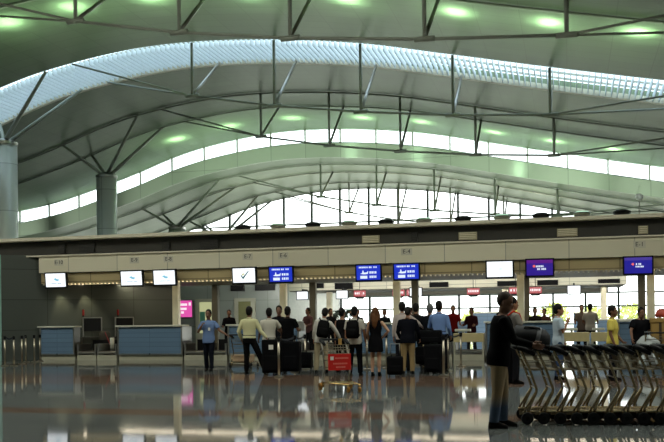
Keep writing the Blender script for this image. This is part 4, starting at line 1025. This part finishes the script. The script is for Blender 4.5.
# staff behind the counters (on the raised platform)
ST_ = [('staff member in dark suit behind the counter left of the yellow-shirt man', -13.0, 33.3, 20, 1.72, (22,22,28), 'long'),
       ('staff member in pink shirt behind the counter, right of the black T-shirt man', -9.66, 33.0, -30, 1.74, (116,84,88), 'long'),
       ('dark-clothed staff member behind the counter near the white-shirted leaning man', -8.83, 33.2, 40, 1.70, (30,30,36), 'long'),
       ('dark-clothed staff member behind the counter, just right of the brown-haired woman', -6.65, 32.8, 0, 1.64, (34,40,44), 'long'),
       ('second dark staff member behind the counter, right of the brown-haired woman', -6.2, 33.6, 30, 1.64, (40,44,46), 'long'),
       ('dark-haired staff member in slate grey, behind the counter left of the brown-haired woman', -7.75, 33.1, 20, 1.66, (52, 58, 62), 'long'),
       ('staff member in dark olive behind the counter, between brown-haired woman and pale pink shirt', -5.75, 33.2, -10, 1.70, (52, 54, 44), 'long'),
       ('staff member in bright red shirt behind the belt right of the queue', -4.13, 33.0, 10, 1.75, (140,26,24), 'short'),
       ('staff member in dark top with red collar behind the cream belt', -3.45, 32.9, -15, 1.66, (60,24,30), 'long'),
       ('dark-haired staff member behind the counter, left of three by the pale middle post', -1.2, 33.0, 10, 1.62, (40,34,34), 'long'),
       ('staff member in brown top, middle of three by the pale middle post', -0.9, 33.8, -10, 1.60, (90,60,50), 'long'),
       ('shorter staff member, right of three by the pale middle post', -0.55, 33.0, 15, 1.38, (80,70,66), 'long'),
       ('staff member in white shirt and dark trousers behind the tall blue partition', 0.70, 33.2, 175, 1.74, (204,202,196), 'short'),
       ('dark-haired staff member left of the white-shirted one behind the partition', 0.42, 34.0, 0, 1.72, (120,110,106), 'short')]
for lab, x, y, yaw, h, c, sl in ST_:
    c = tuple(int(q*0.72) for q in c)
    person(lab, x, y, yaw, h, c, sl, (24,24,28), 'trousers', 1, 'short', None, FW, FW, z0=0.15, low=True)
# paper held by the man in black T-shirt
tag(MB().obox((0,0,0), (0.21,0.004,0.29), (R(25),0,0)).build('paper_sheet', mat('paper_white', rgb(225,225,220), 0.6)), 'white sheet of paper held by the man in black T-shirt', 'paper').location = (-7.36, 24.36, 1.25)
tag(MB().lathe([(0.03,0),(0.038,0.12)], n=14).build('drink_cup', mat('cup_amber', rgb(220, 170, 90), 0.4), smooth=False), 'small amber cup on the basket of the lone red-panel cart', 'cup').location = (-4.36, 17.1, 0.905)

# ------------------------------------------------------------------ light
wd = bpy.data.worlds.new('world'); SC.world = wd; wd.use_nodes = True
nt = wd.node_tree; bg = nt.nodes['Background']
tc = nt.nodes.new('ShaderNodeTexCoord'); sp = nt.nodes.new('ShaderNodeSeparateXYZ'); rp = nt.nodes.new('ShaderNodeValToRGB')
nt.links.new(tc.outputs['Generated'], sp.inputs[0]); nt.links.new(sp.outputs['Z'], rp.inputs['Fac'])
rp.color_ramp.elements[0].position = 0.0; rp.color_ramp.elements[0].color = (0.98, 1.0, 0.97, 1)
rp.color_ramp.elements[1].position = 0.8; rp.color_ramp.elements[1].color = (0.88, 0.95, 1.0, 1)
nt.links.new(rp.outputs['Color'], bg.inputs['Color']); bg.inputs['Strength'].default_value = 4.0

def portal(name, loc, rot, sx, sy):
    l = bpy.data.lights.new(name, 'AREA'); l.shape = 'RECTANGLE'; l.size = sx; l.size_y = sy; l.cycles.is_portal = True
    o = bpy.data.objects.new(name, l); COL.objects.link(o); o.location = loc; o.rotation_euler = rot
portal('facade_daylight', (-14.5, 72.7, 6.3), (R(-90), 0, 0), 59, 12.6)
portal('rear_daylight', (-14.5, -12.15, 4.0), (R(90), 0, 0), 59, 6.0)
portal('added_rooflight_portal', (-14.5, 16.1, 14.9), (0, 0, 0), 59, 7.2)  # portal of the added, unseen front roof light
portal('rooflight_daylight', (-14.5, 40.4, 14.9), (0, 0, 0), 59, 3.5)
portal('clerestory_daylight', (-14.5, 58.7, 11.3), (R(-90), 0, 0), 59, 6.5)

def spot(loc, tgt, w, ang_, col=(0.66, 1.0, 0.70), r=0.15, blend=0.9):
    l = bpy.data.lights.new('spot_beam', 'SPOT'); l.energy = w; l.spot_size = R(ang_); l.spot_blend = blend; l.color = col; l.shadow_soft_size = r
    o = bpy.data.objects.new('spot_beam', l); COL.objects.link(o); o.location = loc
    o.rotation_euler = (Vector(tgt)-Vector(loc)).to_track_quat('-Z', 'Y').to_euler()
for x in (-22.5, -19.5, -16.1, -12.0, -8.0, -3.9, -0.6, 2.4):
    for an, w_ in ((8, 24000), (15, 9000), (32, 1900)): spot((x, 31.5, 5.05), (x, 32.9, prof(x)), w_, an, (0.70, 1.0, 0.68), blend=1.0)
    spot((x, 31.5, 5.05), (x, 33.5, prof(x)), 600, 75, (0.78, 1.0, 0.66), blend=1.0)
for x in (-25.0, -21.3, -17.0, -12.4, -8.7, -4.3, -0.8, 2.6):
    for an, w_ in ((8, 24000), (15, 9000), (32, 1900)): spot((x, 53.0, 4.9), (x, 55.0, prof(x)), w_, an, (0.70, 1.0, 0.68), blend=1.0)
    spot((x, 51.0, 4.9), (x, 57.0, prof(x)), 1100, 80, (0.78, 1.0, 0.72), blend=1.0)
for x in (-39, -34, -29, -24, -19, -14.5, -10, -5, 0, 5):
    spot((x, 51.5, 4.9), (x, 58.4, prof(x)-1.5), 1500, 38, (0.84, 1.0, 0.78), blend=1.0)  # added wash to brighten the bulkhead, no fittings behind these beams
for x in (-14.0, -9.5, -3.0):
    for an, w_ in ((7, 3500), (14, 1800)): spot((x, 54.0, 4.9), (x, 58.4, prof(x)-1.5), w_, an, (0.66, 1.0, 0.66), blend=1.0)
for x in (-22, -15, -9, -3):
    spot((x, 62.0, 4.9), (x, 66.0, prof(x)), 1300, 90, (1.0, 0.96, 0.8), blend=1.0)  # added warm fill under the far ceiling, no lamps stand there
# warm canopy lamps above the counters
def area(loc, rot, sx, sy, w, col):
    l = bpy.data.lights.new('canopy_lamp', 'AREA'); l.shape = 'RECTANGLE'; l.size = sx; l.size_y = sy; l.energy = w; l.color = col
    o = bpy.data.objects.new('canopy_lamp', l); COL.objects.link(o); o.location = loc; o.rotation_euler = rot
area((-5.5, 33.0, 2.95), (0, 0, 0), 25, 0.25, 200, (1, 0.86, 0.62))
area((-5.9, 30.98, 2.93), (R(12), 0, 0), 26, 0.12, 55, (1, 0.85, 0.58))
area((-3.7, 36.3, 2.95), (R(50), 0, 0), 21.4, 0.2, 600, (1, 0.97, 0.88))
area((-6.0, 44.6, 2.85), (R(25), 0, 0), 16, 0.25, 260, (1, 0.98, 0.92))
for x in (-19.15, -18.45): spot((x, 29.9+0.92*(x+20.9)-0.45, 2.9), (x, 29.9+0.92*(x+20.9)-0.05, 1.6), 70, 60, (1, 0.88, 0.55), 0.05)

SC.view_settings.view_transform = 'Standard'; SC.view_settings.look = 'None'
SC.view_settings.gamma = 1.0; SC.view_settings.exposure = 0.0; SC.view_settings.use_curve_mapping = False
